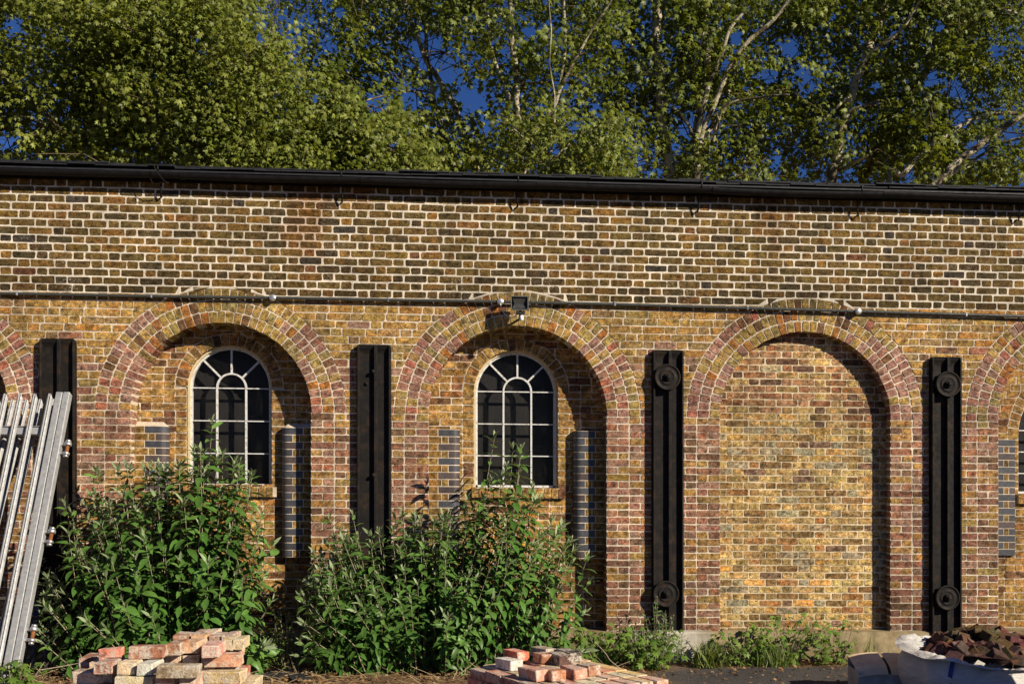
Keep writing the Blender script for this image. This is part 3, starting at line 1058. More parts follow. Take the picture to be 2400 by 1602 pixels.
# ------------------------------------------------------------------ gutter
gut = tag(empty('gutter', (0, -.155, zedge - .05)), 'black half-round gutter running the full length of the eaves', 'gutter')
gr_ = .047
yc, zc_ = -.130, atb(1028, 420, -.18)[1] - .03
xj = [XL] + [at(p, 400, -.158)[0] for p in (428, 852, 1264, 1676, 2076)] + [XR]
for i in range(len(xj) - 1):
    mb = MB()
    n = 12
    dz = (.006, 0, -.003, .001, -.006, 0)[i]
    prof = [(yc - gr_ * math.cos(math.pi * k / n), zc_ + .022 - .022 - gr_ * 1.15 * math.sin(math.pi * k / n) + .03) for k in range(n + 1)]
    inn = [(yc - (gr_ - .005) * math.cos(math.pi * k / n), zc_ - (gr_ * 1.15 - .005) * math.sin(math.pi * k / n) + .03) for k in range(n + 1)]
    full = prof + inn[::-1]
    seg = 14
    m_ = len(full)
    vs, fs = [], []
    for s in range(seg + 1):
        x = xj[i] + (xj[i + 1] - xj[i]) * s / seg
        sag = dz - .008 * math.sin(math.pi * s / seg) + .004 * mnoise.noise(Vector((x, 9, 9)))
        vs += [(x, y, z + sag) for y, z in full]
    for s in range(seg):
        for q in range(m_):
            q2 = (q + 1) % m_
            fs.append((s * m_ + q, s * m_ + q2, (s + 1) * m_ + q2, (s + 1) * m_ + q))
    mb.add(vs, fs)
    mb.build('gutter_length', m_gutter, gut, shear=True)
    if i:
        mb = MB()
        x = xj[i]
        prof2 = [(yc - (gr_ + .005) * math.cos(math.pi * k / n), zc_ + .031 - (gr_ + .005) * 1.15 * math.sin(math.pi * k / n)) for k in range(n + 1)]
        full = prof2 + [(y * 1.0, z + .0) for y, z in inn[::-1]]
        mb.sweep_profile(full, x - .028, x + .03)
        mb.build('joint_socket', m_gutter, gut, shear=True)
for px in (378, 802, 1213, 1634, 2010, 2385):
    x, z0 = atb(px, 435 + .0275 * px, -.02)
    br = MB()
    sk = rnd.uniform(-.02, .02)
    br.tube([(x, .0, z0 - .06), (x, -.04, z0 - .075), (x - sk, -.055, z0 - .02), (x - sk, -.06, z0 + .09), (x - sk, -.08, z0 + .11), (x - sk, -.13, z0 + .115), (x - sk, -.172, z0 + .135), (x - sk, -.187, z0 + .18), (x - sk - .01, -.17, z0 + .20)], .0085, 6)
    br.build('gutter_bracket', m_gutter, gut, shear=True)
wire = MB()
x, z0 = atb(368, 400, -.2)
wire.tube([(x - .03, -.22, z0 + .05), (x + .01, -.225, z0 - .02), (x + .06, -.20, z0 - .09), (x + .10, -.16, z0 - .11)], .004, 5)
wire.tube([(x - .07, -.17, z0 - .07), (x - .05, -.17, z0 - .115), (x - .01, -.18, z0 - .125), (x + .05, -.18, z0 - .105), (x + .10, -.16, z0 - .10)], .003, 5)
wire.build('tie_wire', m_iron, gut, shear=True)

# ------------------------------------------------------------------ cast-iron channels
def channel(px0, px1, pyt, label, discs, holes=()):
    x0, zt = atb(px0, pyt, -.03)
    x1, _ = atb(px1, pyt, -.03)
    zb = ZPL - .03
    root = tag(empty('iron_channel', sh(((x0 + x1) / 2, -.03, zb))), label, 'iron channel', 'cast-iron channels bolted to the brick piers')
    W = x1 - x0
    zr_ = zt - .30
    # plate whose face swells forward at the head
    def yplate(z):
        t = max(0, min(1, (zt - z) / .10))
        return -.068 + .043 * math.sin(t * math.pi / 2)
    mb = MB()
    zs_l = [zt - .012 * k for k in range(10)] + [zt - .2, zb]
    nx_ = 2
    vs, fs = [], []
    hw = .012
    for i, z in enumerate(zs_l):
        t = min(1, (zt - z) / .035)
        ins = .022 * (1 - math.sin(t * math.pi / 2))
        y = yplate(z) + (.012 * (1 - t))
        vs += [(x0 + ins, .012, z), (x0 + ins, y, z), (x1 - ins, y, z), (x1 - ins, .012, z)]
    for i in range(len(zs_l) - 1):
        b = 4 * i
        fs += [(b, b + 4, b + 5, b + 1), (b + 1, b + 5, b + 6, b + 2), (b + 2, b + 6, b + 7, b + 3)]
    fs += [(0, 1, 2, 3), (len(vs) - 1, len(vs) - 2, len(vs) - 3, len(vs) - 4)]
    mb.add(vs, fs)
    mb.build('plate', m_iron, root, shear=True)
    for fx, fwid in ((x0 + .006, .020), ((x0 + x1) / 2 + .0, .034), (x1 - .026, .020)):
        mb = MB()
        q = []
        yfr = -.069
        for z, y in ((zt - .006, yfr + .012), (zt - .03, yfr), (zb, yfr)): q.append((z, y))
        vs = []
        for z, y in q: vs += [(fx, y + .004, z), (fx + .004, y, z), (fx + fwid - .004, y, z), (fx + fwid, y + .004, z), (fx + fwid, -.02, z), (fx, -.02, z)]
        fs = []
        for i in range(2):
            for k in range(6): fs.append((i * 6 + k, (i + 1) * 6 + k, (i + 1) * 6 + (k + 1) % 6, i * 6 + (k + 1) % 6))
        fs += [(0, 1, 2, 3, 4, 5), (17, 16, 15, 14, 13, 12)]
        mb.add(vs, fs)
        mb.build('rib', m_iron, root, shear=True)
    for (px, py, pr) in discs:
        xc, zc = atb(px, py, -.1)
        r = pr / 234
        d = MB()
        Mx = Matrix.Translation((xc, -.068, zc)) @ Matrix.Rotation(math.pi / 2, 4, 'X')
        d.lathe([(r * .9, -.002), (r, .006), (r, .028), (r * .97, .034), (r * .90, .034), (r * .86, .026), (r * .60, .024), (r * .56, .031), (r * .50, .031), (r * .38, .022), (r * .33, .024)], Mx, 48)
        dd = d.build('pattress_plate', m_iron, root, shear=True)
        d = MB()
        Mx2 = Mx @ Matrix.Rotation(rnd.uniform(0, 1), 4, 'Z')
        d.lathe([(r * .30, .020), (r * .30, .044), (r * .27, .050)], Mx2, 6, smooth=False)
        d.lathe([(r * .17, .050), (r * .17, .064), (r * .12, .070), (r * .02, .072)], Mx2, 12)
        d.build('nut', m_iron, dd, shear=True)
    for (px, py, kind_) in holes:
        xc, zc = atb(px, py, -.07)
        d = MB()
        Mx = Matrix.Translation((xc, -.066 if kind_ == 'c' else -.026, zc)) @ Matrix.Rotation(math.pi / 2, 4, 'X')
        d.lathe([(.020, -.002), (.020, .006), (.013, .008), (.013, .016), (.004, .019)], Mx, 12)
        d.build('bolt', m_rust if kind_ == 'r' else m_iron, root, shear=True)
    return root
channel(93, 178, 793, 'plain black iron channel behind the leaning steel gate, leftmost of the four', [], [(135, 895, 'r')])
channel(836, 917, 807, 'plain black iron channel between the two arched windows, without round plates', [], [(874, 870, 'c'), (875, 1113, 'c'), (858, 898, 'p')])
channel(1528, 1602, 820, 'black iron channel with two round plates between the second window and the bricked-up arch', [(1565, 883, 31), (1561.5, 1391, 31)])
channel(2180, 2252, 836, 'black iron channel with two round plates standing behind the bag of rubble', [(2223.5, 899.5, 31), (2222, 1400, 30)])

# ------------------------------------------------------------------ conduit, boxes, floodlight
YC_ = -.036
pts = [(-220, 683), (0, 687.5), (355, 694), (639, 698), (910, 703), (1172, 707), (1441, 713), (1752, 722), (2011, 729.5), (2264, 737), (2400, 741), (2620, 748)]
con = tag(empty('conduit', sh((*[atb(*pts[0], YC_)[0]], YC_, atb(*pts[0], YC_)[1]))), 'thin dark conduit pipe running along the wall above the arches', 'conduit')
P = [sh((atb(px, py, YC_)[0], YC_ + .003 * math.sin(px), atb(px, py, YC_)[1])) for px, py in pts]
for i in range(len(P) - 1):
    if i in (3, 5, 8) or True:
        pass
mb = MB(); mb.tube(P, .0162, 10); mb.build('pipe', m_pvc, con)
for px in (40, 355, 910, 1441, 1752, 2264):
    py = np.interp(px, [p[0] for p in pts], [p[1] for p in pts])
    x, z = at(px, float(py), YC_)
    mb = MB()
    mb.box((x - .009, YC_ - .017, z - .018), (x + .009, .004, z + .018), bev=.003)
    mb.box((x - .006, -.02, z + .018), (x + .008, .004, z + .034), bev=.002)
    mb.build('saddle_clip', m_zinc, con)
for px, lab in ((639, 'round metal junction box on the conduit above the left arch'), (1172.6, 'round junction box with a white cable beside the floodlight'), (2011, 'bright round junction box on the conduit above the bricked-up arch')):
    py = float(np.interp(px, [p[0] for p in pts], [p[1] for p in pts]))
    x, z = at(px, py, -.05)
    jb = tag(empty('junction_box', (x, .0, z)), lab, 'junction box', 'junction boxes on the conduit')
    mb = MB()
    Mx = Matrix.Translation((x, .0, z)) @ Matrix.Rotation(math.pi / 2, 4, 'X')
    mb.lathe([(.030, 0), (.031, .052), (.030, .056)], Mx, 20)
    mb.build('box_body', m_pvc, jb)
    mb = MB(); mb.lathe([(.034, .054), (.034, .062), (.030, .067), (.004, .068)], Mx, 24); mb.build('box_lid', m_zinc, jb)
    for s in (-1, 1):
        mb = MB()
        Mz = Matrix.Translation((x + s * .028, YC_, z)) @ Matrix.Rotation(s * math.pi / 2, 4, 'Y')
        mb.lathe([(.016, 0), (.016, .02), (.013, .022)], Mz, 12)
        mb.build('spigot', m_pvc, jb)
# floodlight: tilted slightly down, on a short bracket, with a sensor under it
YL = -.20
fx0, fz1 = at(1197, 693, YL)
fx1, fz0 = at(1238.3, 727, YL)
fcx, fcz = (fx0 + fx1) / 2, (fz0 + fz1) / 2
fw_, fh_ = (fx1 - fx0) / 2, (fz1 - fz0) / 2
fl = tag(empty('floodlight', (fcx, 0, fcz - .1)), 'square black floodlight with a motion sensor above the middle arch', 'floodlight')
Mf = Matrix.Translation((fcx, YL, fcz)) @ Matrix.Rotation(math.radians(-4), 4, 'X')
mb = MB()
vs = []
for (y, k) in ((0, 1.0), (.02, .98), (.075, .62), (.09, .55)):
    vs += [tuple(Mf @ Vector(p)) for p in ((-fw_ * k, y, -fh_ * k), (fw_ * k, y, -fh_ * k), (fw_ * k, y, fh_ * k), (-fw_ * k, y, fh_ * k))]
fs = []
for i in range(3):
    for q in range(4): fs.append((i * 4 + q, (i + 1) * 4 + q, (i + 1) * 4 + (q + 1) % 4, i * 4 + (q + 1) % 4))
fs.append((12, 15, 14, 13))
mb.add(vs, fs)
mb.build('lamp_body', m_lamp, fl)
mb = MB()
t_ = .009
for lo, hi in (((-fw_, -.008, -fh_), (fw_, .004, -fh_ + t_)), ((-fw_, -.008, fh_ - t_), (fw_, .004, fh_)), ((-fw_, -.0075, -fh_ + t_), (-fw_ + t_, .004, fh_ - t_)), ((fw_ - t_, -.0075, -fh_ + t_), (fw_, .004, fh_ - t_))):
    mb.box(lo, hi, M=Mf, bev=.002)
mb.build('lamp_frame', plain_mat('lamp_frame_grey', (.16, .16, .15), .35, 30, .2, .2, .001, .3, .5), fl)
mb = MB(); mb.add([tuple(Mf @ Vector(p)) for p in ((-fw_ + t_, -.002, -fh_ + t_), (fw_ - t_, -.002, -fh_ + t_), (fw_ - t_, -.002, fh_ - t_), (-fw_ + t_, -.002, fh_ - t_))], [(0, 1, 2, 3)])
mb.build('front_glass', m_glass, fl)
mb = MB(); mb.add([tuple(Mf @ Vector(p)) for p in ((-fw_ * .8, .012, -fh_ * .7), (fw_ * .8, .012, -fh_ * .7), (fw_ * .55, .03, 0), (-fw_ * .55, .03, 0), (fw_ * .8, .012, fh_ * .7), (-fw_ * .8, .012, fh_ * .7))], [(0, 1, 2, 3), (3, 2, 4, 5)])
mb.build('reflector', plain_mat('dull_reflector', (.12, .12, .115), .35, 30, .2, .3, .001, .6, .5), fl)
mb = MB()
mb.tube([(fcx + .01, 0, fcz - .13), (fcx + .01, -.09, fcz - .125), (fcx + .012, -.15, fcz - .10), (fcx + .012, -.185, fcz - .06)], .012, 8)
mb.box((fcx - .03, -.19, fcz - .105), (fcx + .055, -.12, fcz - .075), bev=.005)
mb.build('bracket', m_lamp, fl)
mb = MB()
Mx = Matrix.Translation((fcx + .022, -.165, fcz - .165))
mb.lathe([(.018, 0), (.021, .006), (.020, .042), (.012, .05)], Mx, 16)
mb.build('motion_sensor', m_cable, fl)
jx, jz = at(1173, 711, -.07)
lx, lz = at(1196, 748, -.12)
ex, ez = at(1212, 733, -.15)
mb = MB()
pts_c = []
for t in np.linspace(0, 1, 16):
    # a hanging loop
    p0, p1, p2, p3 = Vector((jx, -.07, jz)), Vector((jx + .005, -.10, jz - .10)), Vector((lx - .03, -.13, lz - .085)), Vector((ex, -.15, ez))
    p2 = Vector((lx + .02, -.14, lz - .06))
    pts_c.append(p0 * (1 - t) ** 3 + p1 * 3 * t * (1 - t) ** 2 + p2 * 3 * t * t * (1 - t) + p3 * t ** 3)
mb.tube(pts_c, .0042, 6)
mb.build('cable', m_cable, fl)
# ------------------------------------------------------------------ plane trees behind the building
npr = np.random.RandomState(11)
def bark():
    M = NM('plane_bark')
    n1 = M.noise(2.2, 4, .6, dist=.6)
    n2 = M.noise(9, 5, .65)
    c = M.mix(M.mr(n1, .44, .5), (.095, .078, .047), (.42, .37, .26))
    c = M.mix(M.mr(M.noise(4.5, 3, .5, dist=.8), .56, .6), c, (.20, .19, .11))
    c = M.scalec(c, M.mr(n2, .3, .7, .75, 1.15))
    return M.done(c, .85, M.bump(M.math('ADD', n2, M.noise(30, 3)), .7, .03), .2)
m_bark = bark()
m_twig = plain_mat('twig_bark', (.11, .085, .05), .9, 8, .4, .3, .01, 0, .15)
m_leaf_y = leaf_mat('plane_leaf_sunny', (.135, .180, .026), (.225, .245, .045), .38, .48)  # brighter copy of the plane leaf, sunlight put into the colour of lit foliage
m_leaf_g = leaf_mat('plane_leaf_green', (.095, .138, .018), (.20, .225, .034), .38, .48)

# a five-lobed leaf, stalk end at the origin, tip along +y, slightly drooped
_tips = [(-.50, .10), (-.46, .50), (0, 1.0), (.46, .50), (.50, .10)]
_not = [(-.26, .32), (-.17, .55), (.17, .55), (.26, .32)]
LT = [(0, .30, .03), (0, 0, 0), (-.50, .12, -.10), (-.24, .33, 0), (-.46, .66, -.12), (-.15, .62, -.02), (0, 1.0, -.18), (.15, .62, -.02), (.46, .66, -.12), (.24, .33, 0), (.50, .12, -.10)]
LT = np.array(LT, np.float32) * np.array([.92, 1, 1.7], np.float32)
LF = np.array([(0, 2, 1), (0, 3, 2), (0, 4, 3), (0, 5, 4), (0, 6, 5), (0, 7, 6), (0, 8, 7), (0, 9, 8), (0, 10, 9), (0, 1, 10)], np.int32)
def leaves_mesh(name, P, N, D, size, tone, age, mat, parent, T=LT, F=LF, kind='stuff', label=None):
    """P points, N blade normals, D tip directions, all (n,3)"""
    n = len(P)
    D = D - N * np.sum(D * N, 1, keepdims=True)
    D /= np.linalg.norm(D, axis=1, keepdims=True) + 1e-9
    X = np.cross(D, N)
    V = P[:, None, :] + size[:, None, None] * (X[:, None, :] * T[None, :, 0:1] + D[:, None, :] * T[None, :, 1:2] + N[:, None, :] * T[None, :, 2:3])
    nv = T.shape[0]
    V = V.reshape(-1, 3)
    FF = (F[None] + (np.arange(n) * nv)[:, None, None]).reshape(-1, 3)
    me = bpy.data.meshes.new(name)
    me.vertices.add(len(V)); me.vertices.foreach_set('co', V.astype(np.float32).ravel())
    me.loops.add(FF.size); me.loops.foreach_set('vertex_index', FF.astype(np.int32).ravel())
    me.polygons.add(len(FF))
    me.polygons.foreach_set('loop_start', np.arange(0, FF.size, 3, dtype=np.int32))
    me.polygons.foreach_set('loop_total', np.full(len(FF), 3, np.int32))
    me.update(calc_edges=True)
    ca_ = me.color_attributes.new('col', 'FLOAT_COLOR', 'POINT')
    col = np.ones((n, nv, 4), np.float32)
    col[:, :, 0] = tone[:, None]; col[:, :, 1] = age[:, None]; col[:, :, 2] = 0
    ca_.data.foreach_set('color', col.ravel())
    me.materials.append(mat)
    o = bpy.data.objects.new(name, me)
    C.objects.link(o)
    if parent: parent_to(o, parent)
    if kind: o['kind'] = kind
    if label: o['label'] = label
    return o
def unit(v): return v / (np.linalg.norm(v, axis=-1, keepdims=True) + 1e-9)

# openings in the canopy where the sky shows (photograph pixels, radius)
HOLES = [(1000, 110, 55), (1040, 170, 45), (880, 245, 45), (960, 235, 36), (1105, 235, 55), (1185, 120, 24), (1135, 300, 30), (1240, 75, 30), (1345, 300, 26), (1640, 270, 34), (1700, 150, 26),
         (1720, 90, 28), (1850, 110, 42), (1800, 175, 32), (1880, 170, 26), (1610, 300, 42), (1580, 345, 24), (2240, 205, 36), (2250, 275, 34), (2180, 180, 34), (2290, 350, 40), (2130, 400, 26), (2370, 310, 40), (2200, 60, 26), (1890, 200, 36),
         (30, 60, 36), (15, 330, 40), (80, 290, 18), (480, 120, 12), (610, 90, 20), (690, 130, 22), (770, 100, 26), (1440, 100, 22), (1480, 200, 20), (1400, 250, 20), (1300, 350, 26), (1500, 380, 22), (1320, 190, 24), (1820, 380, 24), (1880, 400, 20), (2330, 120, 26), (2050, 200, 22), (740, 230, 20), (800, 30, 20), (920, 340, 24)]
HO = np.array(HOLES, float)
def pix(P):
    D = P[:, 1] - CY
    dep = P[:, 0] * SIN + D * COS
    rt = P[:, 0] * COS - D * SIN
    return 1200 + FPX * rt / dep, HZN - FPX * (P[:, 2] - CZ) / dep
def open_sky(P, k=1.0):
    """1 where foliage may grow, less in the gaps of the canopy"""
    x, y = pix(P)
    d = np.sqrt((x[:, None] - HO[None, :, 0]) ** 2 + (y[:, None] - HO[None, :, 1]) ** 2) / (HO[None, :, 2] * k)
    return np.clip((d.min(1) - .72) / .5, 0, 1)

def smooth_path(pts, sub=5, wob=.0):
    P = [Vector(p) for p in pts]
    out = []
    for i in range(len(P) - 1):
        a, b, c_, d = P[max(i - 1, 0)], P[i], P[i + 1], P[min(i + 2, len(P) - 1)]
        for k in range(sub):
            t = k / sub
            q = .5 * ((2 * b) + (c_ - a) * t + (2 * a - 5 * b + 4 * c_ - d) * t * t + (3 * b - a - 3 * c_ + d) * t ** 3)
            if wob: q = q + Vector((mnoise.noise(q * 1.3), mnoise.noise(q * 1.3 + Vector((7, 0, 0))), 0)) * wob
            out.append(q)
    out.append(P[-1])
    return out

def plane_tree(label, px, Y, limbs, r0, zones, mat, nclus, size=.138, leafy=15, sky_k=.86, tone=(.65, 1.25), trunkpx=None, holes=True, twigd=1.0):
    """limbs: list of (pixel path, width px at start, width px at end, depth drift); the first is the leader"""
    bx, bz = at(px, 1500, Y)
    root = tag(empty('plane_tree', (bx, Y, 0)), label, 'tree', 'plane trees behind the building')
    allp = []
    for li, (path, w0, w1, dy) in enumerate(limbs):
        pts = []
        for k, (qx, qy) in enumerate(path):
            yy = Y + dy * k / max(1, len(path) - 1)
            x, z = at(qx, qy, yy)
            pts.append(Vector((x, yy, z)))
        sc = FPX / (Y - CY)
        ra, rb = .86 * w0 / sc / 2, .8 * w1 / sc / 2
        if li == 0:
            f = pts[0]
            pts = [Vector((bx, Y, -.2)), Vector((bx + (f.x - bx) * .25, Y, f.z * .45))] + pts
            ext = Vector((pts[-1].x + (pts[-1].x - pts[-2].x) * 1.2, pts[-1].y + .4, pts[-1].z + 3.2))
            pts.append(ext)
        P = smooth_path(pts, 6, .10)
        n = len(P)
        rad = []
        for k in range(n):
            t = k / (n - 1)
            r = ra + (rb - ra) * t
            if li == 0 and P[k].z < 8: r = ra * (1 + (8 - P[k].z) * .09)
            r *= 1 + .10 * mnoise.noise(P[k] * 1.7)
            rad.append(max(.012, r))
        mb = MB()
        mb.tube(P, rad, 10)
        mb.build('trunk' if li == 0 else 'limb', m_bark, root)
        for k in range(n):
            if P[k].z > 7.2: allp.append((P[k], rad[k]))
    # crown: cluster centres in the given zones, thinned by clumpy noise
    cps = []
    for (x0, y0, x1, y1, ya, yb, dens, thr) in zones:
        m_ = int(nclus * dens)
        U = npr.rand(m_ * 3, 3)
        yy = ya + (yb - ya) * U[:, 1]
        qx = x0 + (x1 - x0) * U[:, 0]; qy = y0 + (y1 - y0) * U[:, 2]
        t = (qx - 1200) / FPX
        D = yy - CY
        X = D * (t * COS + SIN) / (COS - t * SIN)
        Z = CZ + (HZN - qy) * (X * SIN + D * COS) / FPX
        Q = np.stack([X, yy, Z], 1)
        nz = np.array([mnoise.fractal(Vector(q) * (.75 if mat is m_leaf_y else 1.3), 1, 2, 3) for q in Q])
        keep = nz > (thr if mat is m_leaf_y else thr + .10)
        # boughs come forward and fall back, so the canopy has folds with shade in them
        bough = np.array([mnoise.fractal(Vector((q[0] * .55, 3.3, q[2] * .8)), 1, 2, 2) for q in Q])
        if mat is m_leaf_y: keep &= (yy - ya) > (yb - ya) * (.16 + .55 * bough)
        if holes: keep &= npr.rand(len(Q)) < open_sky(Q, sky_k)
        cps.append(Q[keep][:m_])
    CP = np.concatenate(cps)
    # twigs from the nearest limb point to some clusters
    if allp:
        LPt = np.array([tuple(p) for p, r in allp])
        tw = MB()
        bigtw = 0
        for ci in range(0, len(CP), 1):
            if npr.rand() > .42 * twigd: continue
            q = CP[ci]
            d = np.linalg.norm(LPt - q, axis=1) + np.clip(LPt[:, 2] - q[2], 0, 9) * .8
            j = int(np.argmin(d))
            L0 = LPt[j]
            ln_ = np.linalg.norm(q - L0)
            if ln_ > 3.2 or ln_ < .15:
                # a hanging twig of its own
                L0 = q + np.array([npr.randn() * .3, npr.randn() * .3, .25 + .3 * npr.rand()])
                ln_ = .5
            mid = (L0 * .55 + q * .45) + np.array([npr.randn() * .12, npr.randn() * .12, .10 * ln_ + npr.randn() * .08])
            mid2 = (L0 * .2 + q * .8) + np.array([npr.randn() * .06, npr.randn() * .06, .04 * ln_])
            r = .006 + .0065 * ln_
            tw.tube([L0, mid, mid2, q], [r, r * .7, r * .45, .003], 4, cap=False)
            LPt = np.vstack([LPt, mid[None]]) if bigtw % 3 == 0 and len(LPt) < 900 else LPt
            bigtw += 1
        tag(tw.build('twigs', m_twig, root), kind='stuff')
    # leaves round every cluster centre
    n = len(CP)
    cnt = npr.poisson(leafy, n)
    idx = np.repeat(np.arange(n), cnt)
    m_ = len(idx)
    spread = npr.uniform(.13, .40, n)[idx][:, None]
    offs = npr.randn(m_, 3) * spread * np.array([1, 1, .62])
    P = CP[idx] + offs
    if holes:
        kk = npr.rand(m_) < open_sky(P, sky_k * .8) + .06
        P, idx, offs = P[kk], idx[kk], offs[kk]
        m_ = len(P)
    N = unit(np.array([.22, -.55, .75]) + (npr.randn(n, 3) * .62)[idx] + npr.randn(m_, 3) * .5)
    D = unit(offs + np.array([.05, -.08, -.20]) + (npr.randn(n, 3) * .14)[idx] + npr.randn(m_, 3) * .12)
    sz = size * npr.uniform(.5, 1.25, m_)
    ct = npr.uniform(tone[0], tone[1], n)[idx] * npr.uniform(.8, 1.2, m_)
    ag = np.clip(npr.rand(n)[idx] * .6 + npr.rand(m_) * .6 - .1, 0, 1)
    leaves_mesh('crown', P, N, D, sz, ct, ag, mat, root)
    return m_

tot = 0
# right-hand group
tot += plane_tree('plane tree with a slender dark trunk above the floodlight', 1222, 11.5,
    [([(1224, 400), (1218, 300), (1212, 220), (1205, 120), (1200, 20), (1196, -60)], 22, 14, .3), ([(1200, 235), (1150, 120), (1138, 5), (1120, -60)], 12, 7, .8), ([(1270, 300), (1330, 170), (1395, 60), (1440, -20)], 11, 6, -.8), ([(1215, 330), (1300, 240), (1325, 60), (1322, -40)], 12, 7, -.4)],
    0, [(1090, -150, 1460, 420, 10.8, 14.8, 1.0, -.08)], m_leaf_g, 700, trunkpx=1222)
tot += plane_tree('plane tree forking low behind the roof with two dark leaning stems', 1100, 13,
    [([(1118, 440), (1105, 380), (1075, 270), (1030, 190), (1000, 140), (965, 60), (940, -40)], 22, 10, .2), ([(1075, 430), (1058, 350), (1022, 250), (1004, 150), (990, 60), (972, -30)], 16, 9, .4), ([(1012, 235), (965, 214), (905, 222), (858, 236)], 8, 4, -.8), ([(1000, 180), (950, 120), (880, 60), (845, 10)], 8, 4, .8), ([(1060, 340), (1000, 265), (990, 262)], 10, 6, -.5)],
    0, [(760, -150, 1120, 430, 12.2, 16, 1.15, -.06), (720, 230, 960, 430, 8.5, 10.5, .55, -.05)], m_leaf_g, 720)
tot += plane_tree('plane tree with a straight trunk, pale where the sun strikes its foot', 1570, 12.5,
    [([(1568, 430), (1562, 340), (1552, 280), (1545, 180), (1540, 90), (1536, -40)], 30, 20, .2), ([(1552, 250), (1600, 200), (1640, 100), (1660, -10)], 9, 5, -.8), ([(1545, 200), (1490, 120), (1460, 20)], 9, 5, .8)],
    0, [(1430, -150, 1680, 430, 11.9, 15.8, .9, -.10)], m_leaf_g, 620)
tot += plane_tree('plane tree splitting into four pale stems like a fan', 1640, 12,
    [([(1636, 440), (1634, 380), (1632, 320), (1650, 200), (1664, 110), (1685, 20), (1700, -50)], 26, 14, .3), ([(1634, 330), (1655, 240), (1672, 170), (1700, 95), (1745, 20)], 17, 8, -.5), ([(1642, 335), (1685, 220), (1712, 150), (1760, 95), (1810, 48), (1850, 0)], 17, 9, -.8), ([(1648, 340), (1700, 250), (1716, 170), (1740, 110)], 14, 8, .9), ([(1680, 330), (1700, 250), (1790, 228), (1850, 222)], 10, 4, -1), ([(1625, 320), (1600, 270), (1578, 250)], 12, 7, .2), ([(1660, 330), (1690, 300), (1682, 262)], 8, 4, -.6)],
    0, [(1600, -150, 1900, 430, 11.4, 15.2, 1.0, -.06)], m_leaf_g, 700)
tot += plane_tree('plane tree with a crooked, mottled cream trunk', 1955, 12,
    [([(1952, 440), (1957, 390), (1965, 330), (1986, 265), (2002, 200), (2020, 160), (2045, 90), (2066, 30), (2080, -40)], 34, 20, .2), ([(1990, 262), (2040, 245), (2060, 235)], 12, 6, -.5), ([(1995, 225), (1950, 260), (1930, 280)], 9, 4, -.6), ([(1970, 400), (2010, 378), (2035, 365)], 12, 7, -.5), ([(2040, 120), (2000, 100), (1960, 20)], 10, 5, .6), ([(2030, 130), (2110, 70), (2170, -10)], 12, 6, -.6)],
    0, [(1840, -150, 2150, 430, 11.4, 15.2, 1.0, -.08)], m_leaf_g, 700)
tot += plane_tree('plane tree with a smooth grey-brown trunk leaning right', 2030, 14,
    [([(2020, 440), (2040, 400), (2075, 320), (2098, 260), (2140, 210), (2185, 150), (2210, 90), (2240, 0)], 30, 16, .2), ([(2060, 360), (2030, 390), (2000, 410)], 10, 8, -.4), ([(2130, 215), (2150, 100), (2165, 0)], 9, 5, .5)],
    0, [(2060, -150, 2330, 430, 12, 16, .9, -.05)], m_leaf_g, 660)
tot += plane_tree('plane tree with long low boughs reaching to the right', 2170, 11,
    [([(2080, 445), (2110, 410), (2150, 370), (2215, 320), (2260, 290), (2330, 268), (2420, 262), (2500, 230)], 15, 12, .2), ([(2185, 440), (2225, 400), (2270, 360), (2320, 320), (2370, 285), (2430, 250)], 26, 16, -.3), ([(2215, 420), (2300, 360), (2360, 330), (2440, 320)], 10, 7, -.6), ([(2340, 20), (2390, 35), (2450, 60)], 8, 6, .1)],
    0, [(2150, -150, 2560, 430, 10.2, 14.2, 1.05, -.06)], m_leaf_g, 720)
tot += plane_tree('young sunlit plane tree just behind the roof, right of the picture centre', 1290, 9.2,
    [([(1282, 430), (1286, 380), (1300, 320), (1296, 270)], 8, 4, -.1), ([(1284, 400), (1230, 330), (1200, 300)], 5, 3, -.2), ([(1286, 390), (1350, 320), (1400, 290)], 5, 3, -.2)],
    0, [(1130, 270, 1460, 440, 8.0, 9.8, 1.0, -.05)], m_leaf_y, 230, size=.108, sky_k=.8)
# left: a dense tree close behind the wall, and what stands behind it
tot += plane_tree('big dense sunlit plane tree filling the upper left', 560, 9.5,
    [([(560, 420), (557, 250), (548, 170), (525, 80), (505, 10), (500, -60)], 12, 8, .2), ([(490, 330), (470, 310), (445, 240), (430, 120)], 9, 5, -.4), ([(560, 260), (600, 190), (650, 110)], 8, 4, -.4), ([(265, 430), (268, 300), (270, 180), (250, 60)], 9, 6, .5)],
    0, [(-160, -150, 560, 430, 7.8, 10.0, 1.35, -.16), (540, 90, 680, 430, 7.8, 9.8, .22, -.14), (660, 190, 800, 430, 7.7, 9.6, .17, -.14), (780, 270, 900, 430, 7.6, 9.4, .13, -.12), (880, 340, 1000, 440, 7.6, 9.2, .08, -.1), (-160, -150, 640, 430, 10.0, 12.0, .75, -.1)], m_leaf_y, 1700, size=.104, leafy=16, sky_k=.9, tone=(.7, 1.3), twigd=.7)
tot += plane_tree('darker plane tree seen through the gaps behind the dense one', 330, 15,
    [([(330, 430), (335, 280), (320, 100), (318, -40)], 20, 12, .3), ([(330, 300), (250, 180), (200, 60)], 10, 5, .5), ([(333, 250), (400, 140), (440, 20)], 10, 5, -.5), ([(690, 430), (700, 250), (740, 90), (760, -40)], 12, 8, 0)],
    0, [(-160, -150, 800, 430, 13, 17, 1.5, -.14)], m_leaf_g, 720)
print('leaves', tot)
